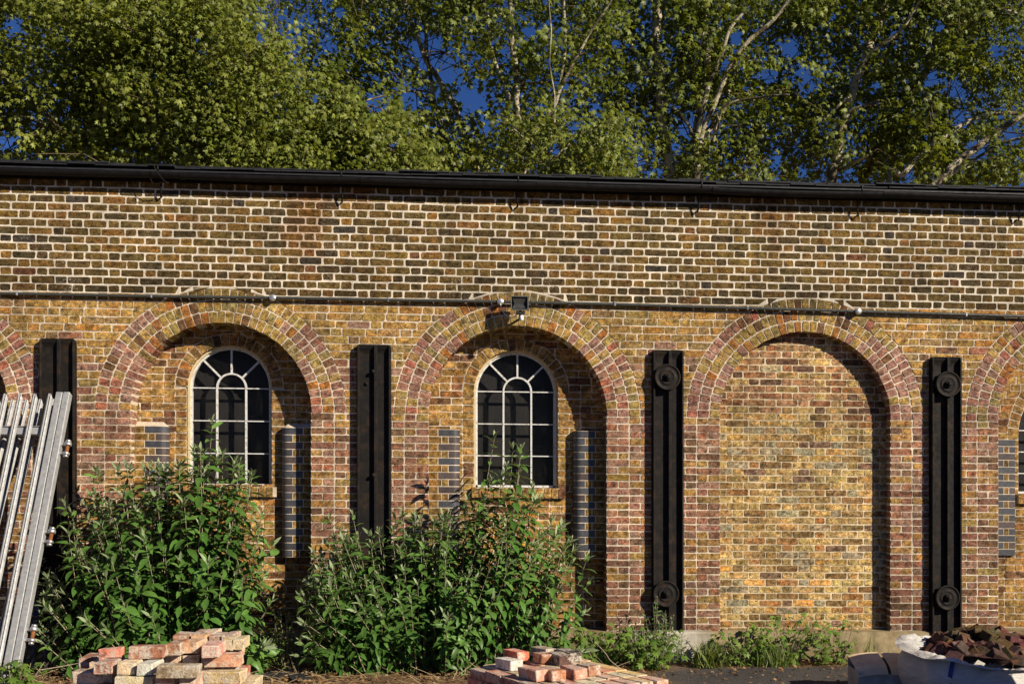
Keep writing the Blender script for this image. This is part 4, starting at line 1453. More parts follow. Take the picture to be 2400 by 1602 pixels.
# ------------------------------------------------------------------ buddleia bushes
m_bud = leaf_mat('buddleia_leaf', (.066, .160, .027), (.125, .235, .050), .22, .42, back=(.13, .17, .10, 1))
m_budy = leaf_mat('buddleia_young_leaf', (.20, .27, .13), (.30, .36, .20), .2, .6)
m_stem = plain_mat('buddleia_stem', (.34, .29, .20), .8, 30, .3, .3, .002, col2=(.19, .15, .10), n2s=6)
def lance(nseg=4, curve=.30, fold=.12, wmax=.188):
    """lance-shaped leaf, folded along the midrib and curving down"""
    V, F = [], []
    prof = [.10, .82, 1.0, .72, .36][:nseg + 1] if nseg == 4 else [.1, 1.0, .6]
    for i in range(nseg):
        t = i / nseg
        wv = wmax * prof[i]
        z = .12 * t - curve * t * t
        V += [(-wv, t, z + fold * wv / wmax * .35), (0, t, z - .01), (wv, t, z + fold * wv / wmax * .35)]
    V.append((0, 1.0, .12 - curve - .05))
    for i in range(nseg - 1):
        a = 3 * i
        F += [(a, a + 1, a + 4), (a, a + 4, a + 3), (a + 1, a + 2, a + 5), (a + 1, a + 5, a + 4)]
    a = 3 * (nseg - 1)
    F += [(a, a + 1, a + 3), (a + 1, a + 2, a + 3)]
    return np.array(V, np.float32), np.array(F, np.int32)
BT, BF = lance()
def bush(label, env, nst, yr, base, seed, leafL=.15, nobj=300, mat=None, root_group='buddleia bushes growing at the foot of the wall', name='buddleia_bush', cat='bush', ytip=None, stemr=.0055):
    rs = np.random.RandomState(seed)
    ex = [p[0] for p in env]; ey = [p[1] for p in env]
    bx, by = base
    root = tag(empty(name, (bx, by, 0)), label, cat, root_group)
    st = MB()
    P, N, D, Sz, Tn, Ag = [], [], [], [], [], []
    Py, Ny, Dy, Sy, Ty = [], [], [], [], []
    x0, x1 = min(ex), max(ex)
    tips = []
    for i in range(nst):
        u = rs.rand()
        px = x0 + (x1 - x0) * u
        top = np.interp(px, ex, ey)
        edge = min((px - x0), (x1 - px)) / (x1 - x0)
        # most shoots end near the outline, the others lower down in front
        if i < len(env) - 2:
            px, top = env[i + 1]
            d = 0.0
            yy = yr[0] + (yr[1] - yr[0]) * rs.uniform(.3, .7)
        else:
            d = rs.beta(.9, 1.7)
            yy = yr[0] + (yr[1] - yr[0]) * min(1, max(0, .15 + d * .75 + rs.uniform(-.2, .3)))
        py = top + 12 + d * (1500 - top) * .93
        x, z = at(px, py, yy)
        z = max(z, .18)
        tips.append((x, yy, z))
    for (tx, ty, tz) in tips:
        sx = bx + (tx - bx) * rs.uniform(.55, .85)
        sy = by + (ty - by) * rs.uniform(.2, .5)
        b0 = Vector((sx, sy, 0.0))
        tip = Vector((tx, ty, tz))
        mid = b0.lerp(tip, .5) + Vector(((sx - tx) * .06 + rs.randn() * .02, rs.randn() * .02, tz * .10))
        m1 = b0.lerp(mid, .5) + Vector((0, 0, tz * .03))
        path = smooth_path([b0, m1, mid, tip], 5)
        Lp = sum((path[k + 1] - path[k]).length for k in range(len(path) - 1))
        n = len(path)
        st.tube(path, [stemr * (1.25 - .85 * k / (n - 1)) for k in range(n)], 5, cap=False)
        # opposite pairs of leaves down the shoot
        s = Lp - .015
        ph = rs.uniform(0, math.pi)
        step = .018
        k = 0
        start = min(Lp * .10, .08)
        vig = rs.uniform(.8, 1.15)
        while s > start:
            t = s / Lp * (n - 1)
            i0 = min(int(t), n - 2)
            q = path[i0].lerp(path[i0 + 1], t - i0)
            dr = (path[i0 + 1] - path[i0]).normalized()
            a = dr.orthogonal().normalized()
            b = dr.cross(a)
            for sgn in (0, math.pi):
                if k > 9 and rs.rand() < .10: continue
                an = ph + sgn + rs.randn() * .22
                out = a * math.cos(an) + b * math.sin(an)
                up = max(0.05, .95 - k * .16)            # young leaves stand up, old ones droop
                dd = (out * (1 - up * .75) + dr * up * .8 + Vector((0, -.10, -.05 - .040 * min(k, 7)))).normalized()
                nn = (dr * (1 - up * .2) - out * up * .8 + Vector((rs.randn(), rs.randn(), rs.randn())) * .18)
                nn = (nn - dd * nn.dot(dd)).normalized()
                ln_ = leafL * vig * min(1, .34 + k * .20) * rs.uniform(.62, 1.2) * (1 - .25 * max(0, (1 - s / Lp) - .3))
                if k < 2:
                    Py.append(q[:]); Ny.append(nn[:]); Dy.append(dd[:]); Sy.append(ln_ * 1.45); Ty.append(rs.uniform(.8, 1.2))
                else:
                    P.append(q[:]); N.append(nn[:]); D.append(dd[:]); Sz.append(ln_); Tn.append(rs.uniform(.7, 1.25)); Ag.append(min(1, max(0, .9 - k * .13 + rs.rand() * .35)))
            ph += math.pi / 2
            k += 1
            step = min(.062, .018 + k * .010) * rs.uniform(.85, 1.15)
            s -= step
    st.build('stems', m_stem, root).__setitem__('kind', 'stuff')
    P, N, D, Sz, Tn, Ag = map(lambda a: np.array(a, np.float32), (P, N, D, Sz, Tn, Ag))
    # the leaves that show largest become single leaves, the others one mass
    sc = Sz * (1 / (P[:, 1] + 11.0)) * (.3 + np.abs(N[:, 1])) - (P[:, 1] * .012)
    order = np.argsort(-sc)
    own, rest = order[:nobj], order[nobj:]
    mat = mat or m_bud
    for j in own:
        me_o = leaves_mesh('leaf', np.zeros((1, 3)), N[j:j + 1], D[j:j + 1], Sz[j:j + 1], Tn[j:j + 1], Ag[j:j + 1], mat, None, BT, BF, kind=None)
        me_o.location = Vector(P[j].tolist())
        parent_to(me_o, root)
    leaves_mesh('foliage', P[rest], N[rest], D[rest], Sz[rest], Tn[rest], Ag[rest], mat, root, BT, BF)
    Py, Ny, Dy, Sy, Ty = map(lambda a: np.array(a, np.float32), (Py, Ny, Dy, Sy, Ty))
    leaves_mesh('young_leaves', Py, Ny, Dy, Sy, Ty, np.random.RandomState(1).rand(len(Py)).astype(np.float32), m_budy, root, BT * np.array([.62, 1, .5], np.float32), BF)
    return len(P)
x_, _z = at(420, 1500, -.6)
nl = bush('big leafy green buddleia bush under the left arched window, reaching up past its sill',
     [(85, 1500), (98, 1400), (110, 1340), (160, 1230), (150, 1165), (225, 1090), (296, 1078), (372, 1075), (420, 1078), (455, 1040), (498, 975), (470, 1040), (522, 1048), (562, 1068), (592, 1096), (615, 1190), (640, 1260), (622, 1330), (640, 1390), (615, 1500)],
     150, (-.22, -1.15), (x_, -.45), 3, .165)
x_, _z = at(1010, 1520, -.6)
nl2 = bush('wide spreading buddleia bush between the two windows, in front of the second iron channel',
     [(690, 1540), (705, 1440), (700, 1380), (735, 1280), (826, 1192), (770, 1200), (800, 1245), (868, 1238), (945, 1182), (985, 1198), (1040, 1190), (1096, 1152), (1130, 1150), (1160, 1008), (1222, 1036), (1246, 1120), (1268, 1150), (1318, 1215), (1378, 1290), (1385, 1345), (1375, 1420), (1350, 1520)],
     245, (-.20, -1.2), (x_, -.45), 5, .140)
x_, _z = at(1545, 1490, -.25)
nl3 = bush('small grey-leaved buddleia seedling growing before the foot of the third iron channel',
     [(1462, 1478), (1480, 1440), (1500, 1430), (1530, 1400), (1541, 1386), (1560, 1420), (1580, 1430), (1596, 1462), (1620, 1490)],
     34, (-.16, -.45), (x_, -.2), 8, .062, nobj=0, root_group='buddleia bushes growing at the foot of the wall', stemr=.0028)
print('bush leaves', nl, nl2, nl3)

# ------------------------------------------------------------------ weeds along the plinth
m_weed = leaf_mat('weed_leaf', (.09, .18, .024), (.19, .28, .05), .3, .5)
m_grass = leaf_mat('grass_blade', (.08, .15, .025), (.20, .22, .07), .3, .5)
def weed(name, cat, label, px, py, hpx, wpx, Y, n, size, seed, grass=False, group=None):
    rs = np.random.RandomState(seed)
    if grass: hpx *= .62
    else: n = int(n * 1.7); size *= 1.15; hpx *= .86
    x, _ = at(px, 1500, Y)
    root = tag(empty(name, (x, Y, 0)), label, cat, group)
    sc = FPX / (Y - CY)
    H, W = hpx / sc, wpx / sc / 2
    if grass:
        P = np.stack([x + rs.randn(n) * W * .35, Y + rs.randn(n) * .05, np.full(n, .0)], 1)
        D = unit(np.stack([rs.randn(n) * .35, rs.randn(n) * .3 - .1, np.ones(n)], 1))
        N = unit(np.stack([rs.randn(n), rs.randn(n) - .6, rs.randn(n) * .2], 1))
        T = np.array([(-.018, 0, 0), (.018, 0, 0), (-.022, .5, -.01), (.022, .5, -.01), (0, 1, -.16)], np.float32)
        F = np.array([(0, 1, 3), (0, 3, 2), (2, 3, 4)], np.int32)
        T = T * np.array([1.5, 1, 1], np.float32)
        leaves_mesh('blades', P, N, D, H * rs.uniform(.5, 1.1, n), rs.uniform(.7, 1.3, n), rs.rand(n), m_grass, root, T, F)
        return
    st = MB()
    P, N, D, Sz = [], [], [], []
    for i in range(max(4, n // 7)):
        tx, ty, tz = x + rs.uniform(-W, W), Y + rs.uniform(-.14, .10), H * rs.uniform(.35, 1.0)
        b0 = Vector((x + (tx - x) * .35, Y, 0))
        tp = Vector((tx, ty, tz))
        path = smooth_path([b0, b0.lerp(tp, .5) + Vector((rs.randn() * .02, rs.randn() * .02, tz * .12)), tp], 4)
        st.tube(path, .0028, 4, cap=False)
        for j in range(7):
            t = (j + .6) / 7 * (len(path) - 1)
            q = path[int(t)].lerp(path[min(int(t) + 1, len(path) - 1)], t % 1)
            an = rs.uniform(0, 6.28)
            out = Vector((math.cos(an), math.sin(an) * .8, rs.uniform(-.15, .35)))
            P.append((q + out * .03)[:]); D.append(out.normalized()[:])
            N.append(Vector((rs.randn() * .4, -.45 + rs.randn() * .35, 1)).normalized()[:]); Sz.append(size * rs.uniform(.6, 1.25))
    st.build('stems', m_stem, root).__setitem__('kind', 'stuff')
    P, N, D, Sz = map(lambda a: np.array(a, np.float32), (P, N, D, Sz))
    m_ = len(P)
    leaves_mesh('leaves', P, N, D, Sz, rs.uniform(.7, 1.25, m_), rs.rand(m_), m_weed, root)
WG = 'weeds at the foot of the wall'
weed('mallow_plant', 'plant', 'low bright green lobed-leaf weed at the foot of the leaning steel gate', 25, 1590, 150, 150, -2.15, 190, .062, 1)
weed('wild_plant', 'plant', 'pale green fine-leaved weed in the gap between the two bushes', 675, 1560, 165, 110, -.35, 90, .042, 2)
weed('wild_plant', 'plant', 'small leafy weed at the right foot of the left bush, before the plinth', 600, 1560, 120, 90, -.55, 70, .055, 12)
weed('bramble', 'plant', 'bramble trailing right of the wide bush, beside the low brick pile', 1400, 1560, 125, 190, -.35, 150, .072, 3)
weed('bramble', 'plant', 'bramble sprawling before the pale concrete pad', 1520, 1570, 110, 140, -.55, 95, .070, 4)
weed('grass_tuft', 'plant', 'tuft of grass right of the concrete pad, below the left edge of the bricked-up arch', 1660, 1570, 105, 110, -.42, 130, .1, 5, True)
weed('wild_plant', 'plant', 'dark leafy weed under the left edge of the bricked-up arch', 1735, 1570, 125, 150, -.36, 120, .062, 6)
weed('wild_plant', 'plant', 'tall thin weed with a bent stem in the middle of the bricked-up arch', 1840, 1570, 150, 120, -.34, 100, .056, 7)
weed('grass_tuft', 'plant', 'tuft of grass in the middle of the bricked-up arch', 1810, 1570, 85, 120, -.45, 110, .1, 8, True)
weed('wild_plant', 'plant', 'leafy weed left of the cardboard box, below the right half of the bricked-up arch', 1950, 1570, 130, 140, -.34, 110, .058, 9)
weed('wild_plant', 'plant', 'thin weed with few leaves standing right in front of the cardboard box', 2090, 1600, 110, 70, -1.75, 34, .045, 10)
weed('strap_leaf_plant', 'plant', 'clump of broad upright strap leaves behind the cardboard box', 2040, 1560, 120, 100, -.30, 14, .1, 11, True)
weed('bramble', 'plant', 'bramble shoots at the left end of the row, behind the small grey seedling', 1475, 1560, 120, 110, -.22, 80, .062, 13)
weed('wild_plant', 'plant', 'weed right at the foot of the wide bush, low on its right side', 1300, 1570, 90, 110, -.5, 70, .055, 14)

# ------------------------------------------------------------------ litter: dead leaves, straw, twigs, broken slate
rs = np.random.RandomState(21)
n = 5200
X = np.where(rs.rand(n) < .72, rs.uniform(-5, 2.1, n), rs.uniform(-5, 6, n))
Yv = -np.abs(rs.gamma(1.7, .42, n)) - .05
P = np.stack([X, Yv, .012 + rs.rand(n) * .02], 1)
m_litter = leaf_mat('dead_leaf', (.17, .072, .024), (.34, .22, .10), .1, .8)
D = unit(np.stack([rs.randn(n), rs.randn(n), rs.randn(n) * .2], 1))
N = unit(np.stack([rs.randn(n) * .4, rs.randn(n) * .4, np.ones(n)], 1))
tag(leaves_mesh('dead_leaves', P, N, D, rs.uniform(.012, .055, n), rs.uniform(.5, 1.35, n), rs.rand(n), m_litter, None), kind='stuff')
n = 1500
X = rs.uniform(-5, 1.8, n)
Yv = -np.abs(rs.gamma(2.2, .32, n)) - .1
P = np.stack([X, Yv, .015 + rs.rand(n) * .02], 1)
T = np.array([(-.008, 0, 0), (.008, 0, 0), (.008, 1, .02), (-.008, 1, .02)], np.float32)
F = np.array([(0, 1, 2), (0, 2, 3)], np.int32)
D = unit(np.stack([rs.randn(n), rs.randn(n) * .6, rs.randn(n) * .1], 1))
N = unit(np.stack([rs.randn(n) * .3, rs.randn(n) * .3 - .4, np.ones(n)], 1))
m_straw = leaf_mat('dry_straw', (.42, .30, .15), (.55, .44, .26), .1, .8)
tag(leaves_mesh('dry_straw', P, N, D, rs.uniform(.08, .30, n), rs.uniform(.6, 1.2, n), rs.rand(n), m_straw, None, T, F), kind='stuff')
def twig(pxs, Y, r, label):
    pts = []
    for k, (px, py) in enumerate(pxs):
        yy = Y + .06 * k
        x, z = at(px, py, yy)
        pts.append((x, yy, max(.012, z)))
    mb = MB(); mb.tube(smooth_path(pts, 4, .01), r, 5)
    tag(mb.build('dead_twig', m_stem, None, center=True), label, 'twig', 'dead twigs')
twig([(668, 1582), (720, 1574), (755, 1570), (800, 1545), (820, 1530)], -.7, .006, 'long pale bent twig lying right of the tall brick pile')
twig([(725, 1516), (745, 1534), (795, 1541), (830, 1545)], -.42, .004, 'thin pale twig low against the plinth between the two bushes')
twig([(1395, 1502), (1420, 1530), (1432, 1548), (1465, 1574)], -.9, .004, 'straight dry stalk leaning over the right bramble, above the low brick pile')
twig([(90, 1569), (130, 1563), (185, 1553)], -1.2, .004, 'dry stalk on the ground left of the tall brick pile')
def slab(px, py, wpx, Y, lab, rz):
    x, _ = at(px, py, Y)
    mb = MB()
    w_ = wpx / 240
    pts = [(-w_ / 2, -.09), (w_ * .35, -.11), (w_ / 2, .02), (w_ * .2, .10), (-w_ * .4, .08)]
    n = len(pts)
    Mx = Matrix.Translation((x, Y, .02)) @ Matrix.Rotation(rz, 4, 'Z') @ Matrix.Rotation(.08, 4, 'X')
    vs = [tuple(Mx @ Vector((a, b, 0))) for a, b in pts] + [tuple(Mx @ Vector((a, b, .012))) for a, b in pts]
    mb.add(vs, [tuple(range(n))[::-1], tuple(range(n, 2 * n))] + [(i, (i + 1) % n, n + (i + 1) % n, n + i) for i in range(n)], (2.2, 2.2, 2.2))
    tag(mb.build('broken_slate', m_slate, None, center=True), lab, 'slate', 'broken slates on the ground')
slab(665, 1568, 92, -.55, 'larger broken slate on the ground between the bushes', .1)
slab(700, 1586, 46, -.85, 'small broken slate in front of the larger one between the bushes', .5)
slab(640, 1575, 50, -.75, 'broken slate half under the foot of the left bush', -.3)

# ------------------------------------------------------------------ loose bricks
def loose_mat():
    M = NM('reclaimed_brick')
    c = M.attr()
    n1 = M.noise(16, 5, .65); n2 = M.noise(85, 4, .6)
    c = M.scalec(c, M.mr(n1, .36, .64, .68, 1.3))
    c = M.scalec(c, M.mr(n2, .36, .64, .8, 1.15))
    lime = M.math('MULTIPLY', M.mr(M.noise(9, 4, .65), .43, .53, 0, 1), M.mr(M.noise(55, 4, .7), .38, .53, 0, 1))
    c = M.mix(M.math('MULTIPLY', lime, .85), c, (.58, .52, .42))
    c = M.mix(M.math('MULTIPLY', M.mr(M.noise(12, 4, .6), .60, .68, 0, 1), .6), c, (.07, .055, .045))
    c = M.mix(M.mr(M.noise(130, 2), .66, .70, 0, .8), c, (.03, .02, .015))
    h = M.math('ADD', n1, M.math('MULTIPLY', n2, .7))
    return M.done(c, .93, M.bump(h, .9, .008), .15)
m_loose = loose_mat()
def rbrick(ln_, dp, ht, col, Mx, label, group=None, name='brick', cat='brick', chip=.016, mat=None, rr=None):
    rr = rr or rnd
    mb = MB()
    b = .005
    mb.box((-ln_ / 2, -dp / 2, 0), (ln_ / 2, dp / 2, ht), col, None, b)
    # knock the corners and sides about
    nv = []
    for i, p in enumerate(mb.v):
        key = Vector((round(p[0], 2) * 31, round(p[1], 2) * 37, round(p[2], 2) * 41 + hash(label) % 97))
        j = mnoise.noise_vector(key) * chip * .6
        q = Vector(p) + j + Vector((rr.uniform(-1, 1), rr.uniform(-1, 1), rr.uniform(-1, 1))) * .0018
        nv.append(tuple(q))
    c_ = Vector(Mx.translation)
    mb.v = [tuple(Mx.to_3x3() @ Vector(p)) for p in nv]
    o = mb.build(name, mat or m_loose)
    o.location = c_
    return tag(o, label, cat, group)
COLS = dict(red=L(182, 112, 88), pink=L(206, 160, 132), brown=L(158, 112, 84), cream=L(220, 196, 156), white=L(214, 208, 196), yel=L(214, 182, 124), dark=L(98, 78, 68), grey=L(156, 134, 108), rose=L(206, 146, 120), orange=L(208, 126, 92), black=L(62, 56, 56))
# the tall pile: (x0, x1 of the face in photo px, bottom px, course height, lies along 's' or end-on 'h', colour, what it looks like)
LV = [.595, .670, .745]
PILE = [(299, 382, 1542, 2, 's', 'brown', 'red-brown brick with a pale top, left end of the top course of the tall pile'),
        (386, 424, 1535, 2, 'h', 'brown', 'end-on reddish brick right of the long one on top of the tall pile'),
        (427, 463, 1531, 2, 'h', 'pink', 'end-on pinkish cream brick in the top course of the tall pile'),
        (470, 510, 1539, 2, 'h', 'pink', 'chipped end-on pink brick with a black spot on top of the tall pile'),
        (519, 541, 1523, 2, 'h', 'yel', 'narrow yellow brick second from the right on top of the tall pile'),
        (543, 568, 1523, 2, 'h', 'yel', 'yellow brick at the right end of the top course of the tall pile'),
        (450, 474, 1508, 2, 'h', 'grey', 'dark brick at the back of the tall pile'),
        (474, 500, 1508, 2, 'h', 'pink', 'round-topped pink brick at the back of the tall pile'),
        (519, 545, 1512, 2, 'h', 'brown', 'brown brick at the back right of the tall pile'),
        (219, 262, 1579, 1, 'h', 'brown', 'end-on brown brick in the middle course of the tall pile, left end'),
        (272, 316, 1580, 1, 'h', 'cream', 'cream limewashed end-on brick in the middle course of the tall pile'),
        (320, 357, 1583, 1, 'h', 'white', 'greyish white end-on brick in the middle course of the tall pile'),
        (365, 462, 1588, 1, 's', 'grey', 'long grey-brown brick with a white top in the middle of the tall pile'),
        (476, 562, 1562, 1, 's', 'rose', 'dark faced brick with a bright pink top at the right of the tall pile'),
        (231, 280, 1546, 1, 's', 'orange', 'orange red brick at the back left of the tall pile'),
        (476, 564, 1603, 1, 's', 'yel', 'long yellow brick at the lower right corner of the tall pile'),
        (169, 264, 1601, 0, 's', 'grey', 'long yellow-brown brick at the lower left corner of the tall pile'),
        (182, 222, 1566, 0, 'h', 'brown', 'brown brick behind the lower left corner of the tall pile'),
        (266, 356, 1613, 0, 's', 'cream', 'long cream and brown brick at the bottom centre left of the tall pile'),
        (362, 406, 1615, 0, 'h', 'rose', 'pinkish red end-on brick at the bottom centre of the tall pile'),
        (419, 454, 1615, 0, 'h', 'rose', 'red end-on brick at the bottom, right of the centre of the tall pile')]
used_xy = []
for (x0, x1, pyb, lv, k, ck, lab) in PILE:
    z = LV[lv]
    Zd = (CZ - z) * FPX / (pyb - HZN)
    wd = (x1 - x0) * Zd / FPX
    Xc = ((x0 + x1) / 2 - 1200) * Zd / FPX
    dp = .104 if k == 's' else .215
    if k == 'h': wd = max(.07, min(wd, .112))
    x, y = lat(Xc, Zd + dp / 2)
    Mx = Matrix.Translation((x, y, z)) @ Matrix.Rotation(-TH + rnd.uniform(-.05, .05), 4, 'Z') @ Matrix.Rotation(rnd.uniform(-.02, .02), 4, 'Y')
    rbrick(wd, dp, .069 + rnd.uniform(-.002, .003), tuple(v * rnd.uniform(.9, 1.1) for v in COLS[ck]), Mx, lab, 'bricks of the tall pile')
for (lv, x0, x1, Zd) in ((0, 205, 560, 6.98), (0, 205, 560, 6.76), (1, 300, 566, 7.0), (1, 384, 566, 6.78), (2, 400, 545, 7.12)):
    n_ = int((x1 - x0) / 43)
    for i in range(n_):
        x, y = lat((x0 + 43 * (i + .5) - 1200) * Zd / FPX, Zd + .10)
        Mx = Matrix.Translation((x, y, LV[lv] - .002)) @ Matrix.Rotation(-TH + rnd.uniform(-.06, .06), 4, 'Z')
        rbrick(.104, .205, .066, tuple(v * rnd.uniform(.85, 1.1) for v in COLS[rnd.choice(['brown', 'rose', 'grey', 'pink', 'cream'])]), Mx, 'worn brick behind the front row of the tall pile', 'worn bricks behind the front row of the tall pile')
# the body of the pile under them (mostly below the picture)
pcx, pcy = lat((372 - 1200) * 6.75 / FPX, 6.86)
keys = ['yel', 'rose', 'brown', 'cream', 'grey', 'red', 'pink']
cnt_ = 0
for lv in range(-1, 7):
    z = .595 - .075 * (7 - lv) + (0)
    z = .070 + lv * .075
    if z < .06 or z > .53: continue
    alt = lv % 2
    for ix in range(4 if not alt else 9):
        for iy in range(7 if not alt else 4):
            wdx, dpy = (.222, .108) if not alt else (.108, .222)
            nx_, ny_ = (4, 7) if not alt else (9, 4)
            x = pcx + (ix - (nx_ - 1) / 2) * (wdx + .012)
            y = pcy + (iy - (ny_ - 1) / 2) * (dpy + .012)
            inner = 0 < ix < nx_ - 1 and 0 < iy < ny_ - 1
            if inner and lv < 6: continue
            Mx = Matrix.Translation((x, y, z)) @ Matrix.Rotation(-TH + rnd.uniform(-.03, .03), 4, 'Z')
            rbrick(.215, .103, .069, tuple(v * rnd.uniform(.85, 1.1) for v in COLS[rnd.choice(keys)]), Mx @ (Matrix.Rotation(math.pi / 2, 4, 'Z') if alt else Matrix()), 'worn reclaimed brick low down in the tall pile', 'worn reclaimed bricks low down in the tall pile')
            cnt_ += 1
m_pal = plain_mat('pallet_wood', (.22, .16, .09), .85, 6, .3, .5, .004, stretch=(1, 12, 12))
def pallet(x, y, rz, label, hw=.55, hd=.46):
    root = tag(empty('pallet', (x, y, 0), rz), label, 'pallet', 'pallets under the brick piles')
    Mx = Matrix.Translation((x, y, 0)) @ Matrix.Rotation(rz, 4, 'Z')
    for i in range(6):
        mb = MB(); yy = -hd + (2 * hd - .09) * i / 5
        mb.box((-hw, yy, .048), (hw, yy + .09, .064), M=Mx, bev=.002); mb.build('deck_board', m_pal, root)
    for i in (-1, 0, 1):
        mb = MB(); mb.box((i * (hw - .05) - .04, -hd, .008), (i * (hw - .05) + .04, hd, .048), M=Mx, bev=.002); mb.build('bearer', m_pal, root)
pallet(pcx, pcy, -TH, 'wooden pallet under the tall brick pile')

# the low pile, turned away from the picture plane; a = long way of the bricks, b = across
A_ANG, B_ANG = math.radians(-64), math.radians(26)
ZT = .50
def lowpt(px, py, z):
    Zd = (CZ - z) * FPX / (py - HZN)
    return Vector((*lat((px - 1200) * Zd / FPX, Zd), z))
O_ = lowpt(1097, 1561, ZT)
av = Vector((math.cos(A_ANG), math.sin(A_ANG), 0)); bv = Vector((math.cos(B_ANG), math.sin(B_ANG), 0))
def lowbrick(a, b, z, ck, lab, grp, along=True, rz=0, ln_=.215):
    c_ = O_ + av * a + bv * b
    Mx = Matrix.Translation((c_.x, c_.y, z)) @ Matrix.Rotation((A_ANG if along else B_ANG) + rz, 4, 'Z')
    rbrick(ln_, .103, .069, tuple(v * rnd.uniform(.88, 1.12) for v in COLS[ck]), Mx, lab, grp)
G2 = 'bricks of the low pile'
for lv in range(6):
    z = ZT - .069 - lv * .074 + .0
    if z < .06: continue
    for ia in range(5):
        for ib in range(8):
            if lv > 0 and 0 < ia < 4 and 0 < ib < 7: continue
            a = .11 + ia * .226 + rnd.uniform(-.006, .006) - (.02 if lv % 2 else 0)
            b = .06 + ib * .113 + rnd.uniform(-.005, .005)
            if lv == 0 and ib < 4 and ia < 3 and (ia + ib) % 3 == 0: zj = -.012
            else: zj = 0
            left = ib < 4
            ck = rnd.choice(['white', 'rose', 'brown', 'cream', 'grey', 'red'] if left else ['yel', 'yel', 'cream', 'pink', 'rose'])
            if lv == 0: lab = ('worn pale and red brick in the left half of the low pile' if left else 'pale yellow or pinkish brick in the right half of the low pile')
            else: lab = 'worn brick in the lower courses of the low pile'
            lowbrick(a, b, z + zj, ck, lab, lab.replace('brick', 'bricks', 1), True, rnd.uniform(-.03, .03))
TOPS = [(1262, 1597, 'rose', 'front left red brick of the row on top of the low pile', .215), (1304, 1597, 'red', 'second red brick in the row on top of the low pile', .215), (1354, 1592, 'rose', 'broken red brick in the middle of the row on top of the low pile', .19), (1385, 1584, 'brown', 'brown rough brick at the right end of the row on top of the low pile', .15)]
fwd = -av
for k, (px, py, ck, lab, ln_) in enumerate(TOPS):
    p = lowpt(px + 8, py, ZT) - av * (ln_ / 2)
    d = p - O_
    lowbrick(d.dot(av), d.dot(bv), ZT + .003, ck, lab, G2, True, rnd.uniform(-.04, .04), ln_)
for (px, py, ck, lab, ln_, dz) in [(1210, 1572, 'white', 'white-topped red brick behind the front row on the low pile', .2, .003), (1225, 1553, 'orange', 'bright red brick standing highest at the back left of the low pile', .2, .012), (1285, 1556, 'brown', 'brown brick with a pale face at the back of the low pile', .14, .003), (1330, 1560, 'dark', 'dark brown brick in the middle of the low pile', .2, .003), (1352, 1551, 'black', 'black sooty brick lying flat at the back of the low pile', .215, .003), (1290, 1543, 'grey', 'grey brick at the far corner of the low pile', .2, .003)]:
    p = lowpt(px, py, ZT)
    d = p - O_
    lowbrick(d.dot(av) - ln_ / 2, d.dot(bv), ZT + dz, ck, lab, G2, True, rnd.uniform(-.12, .12), ln_)
cc_ = O_ + av * .56 + bv * .45
pallet(cc_.x, cc_.y, A_ANG, 'wooden pallet under the low brick pile', .58, .50)

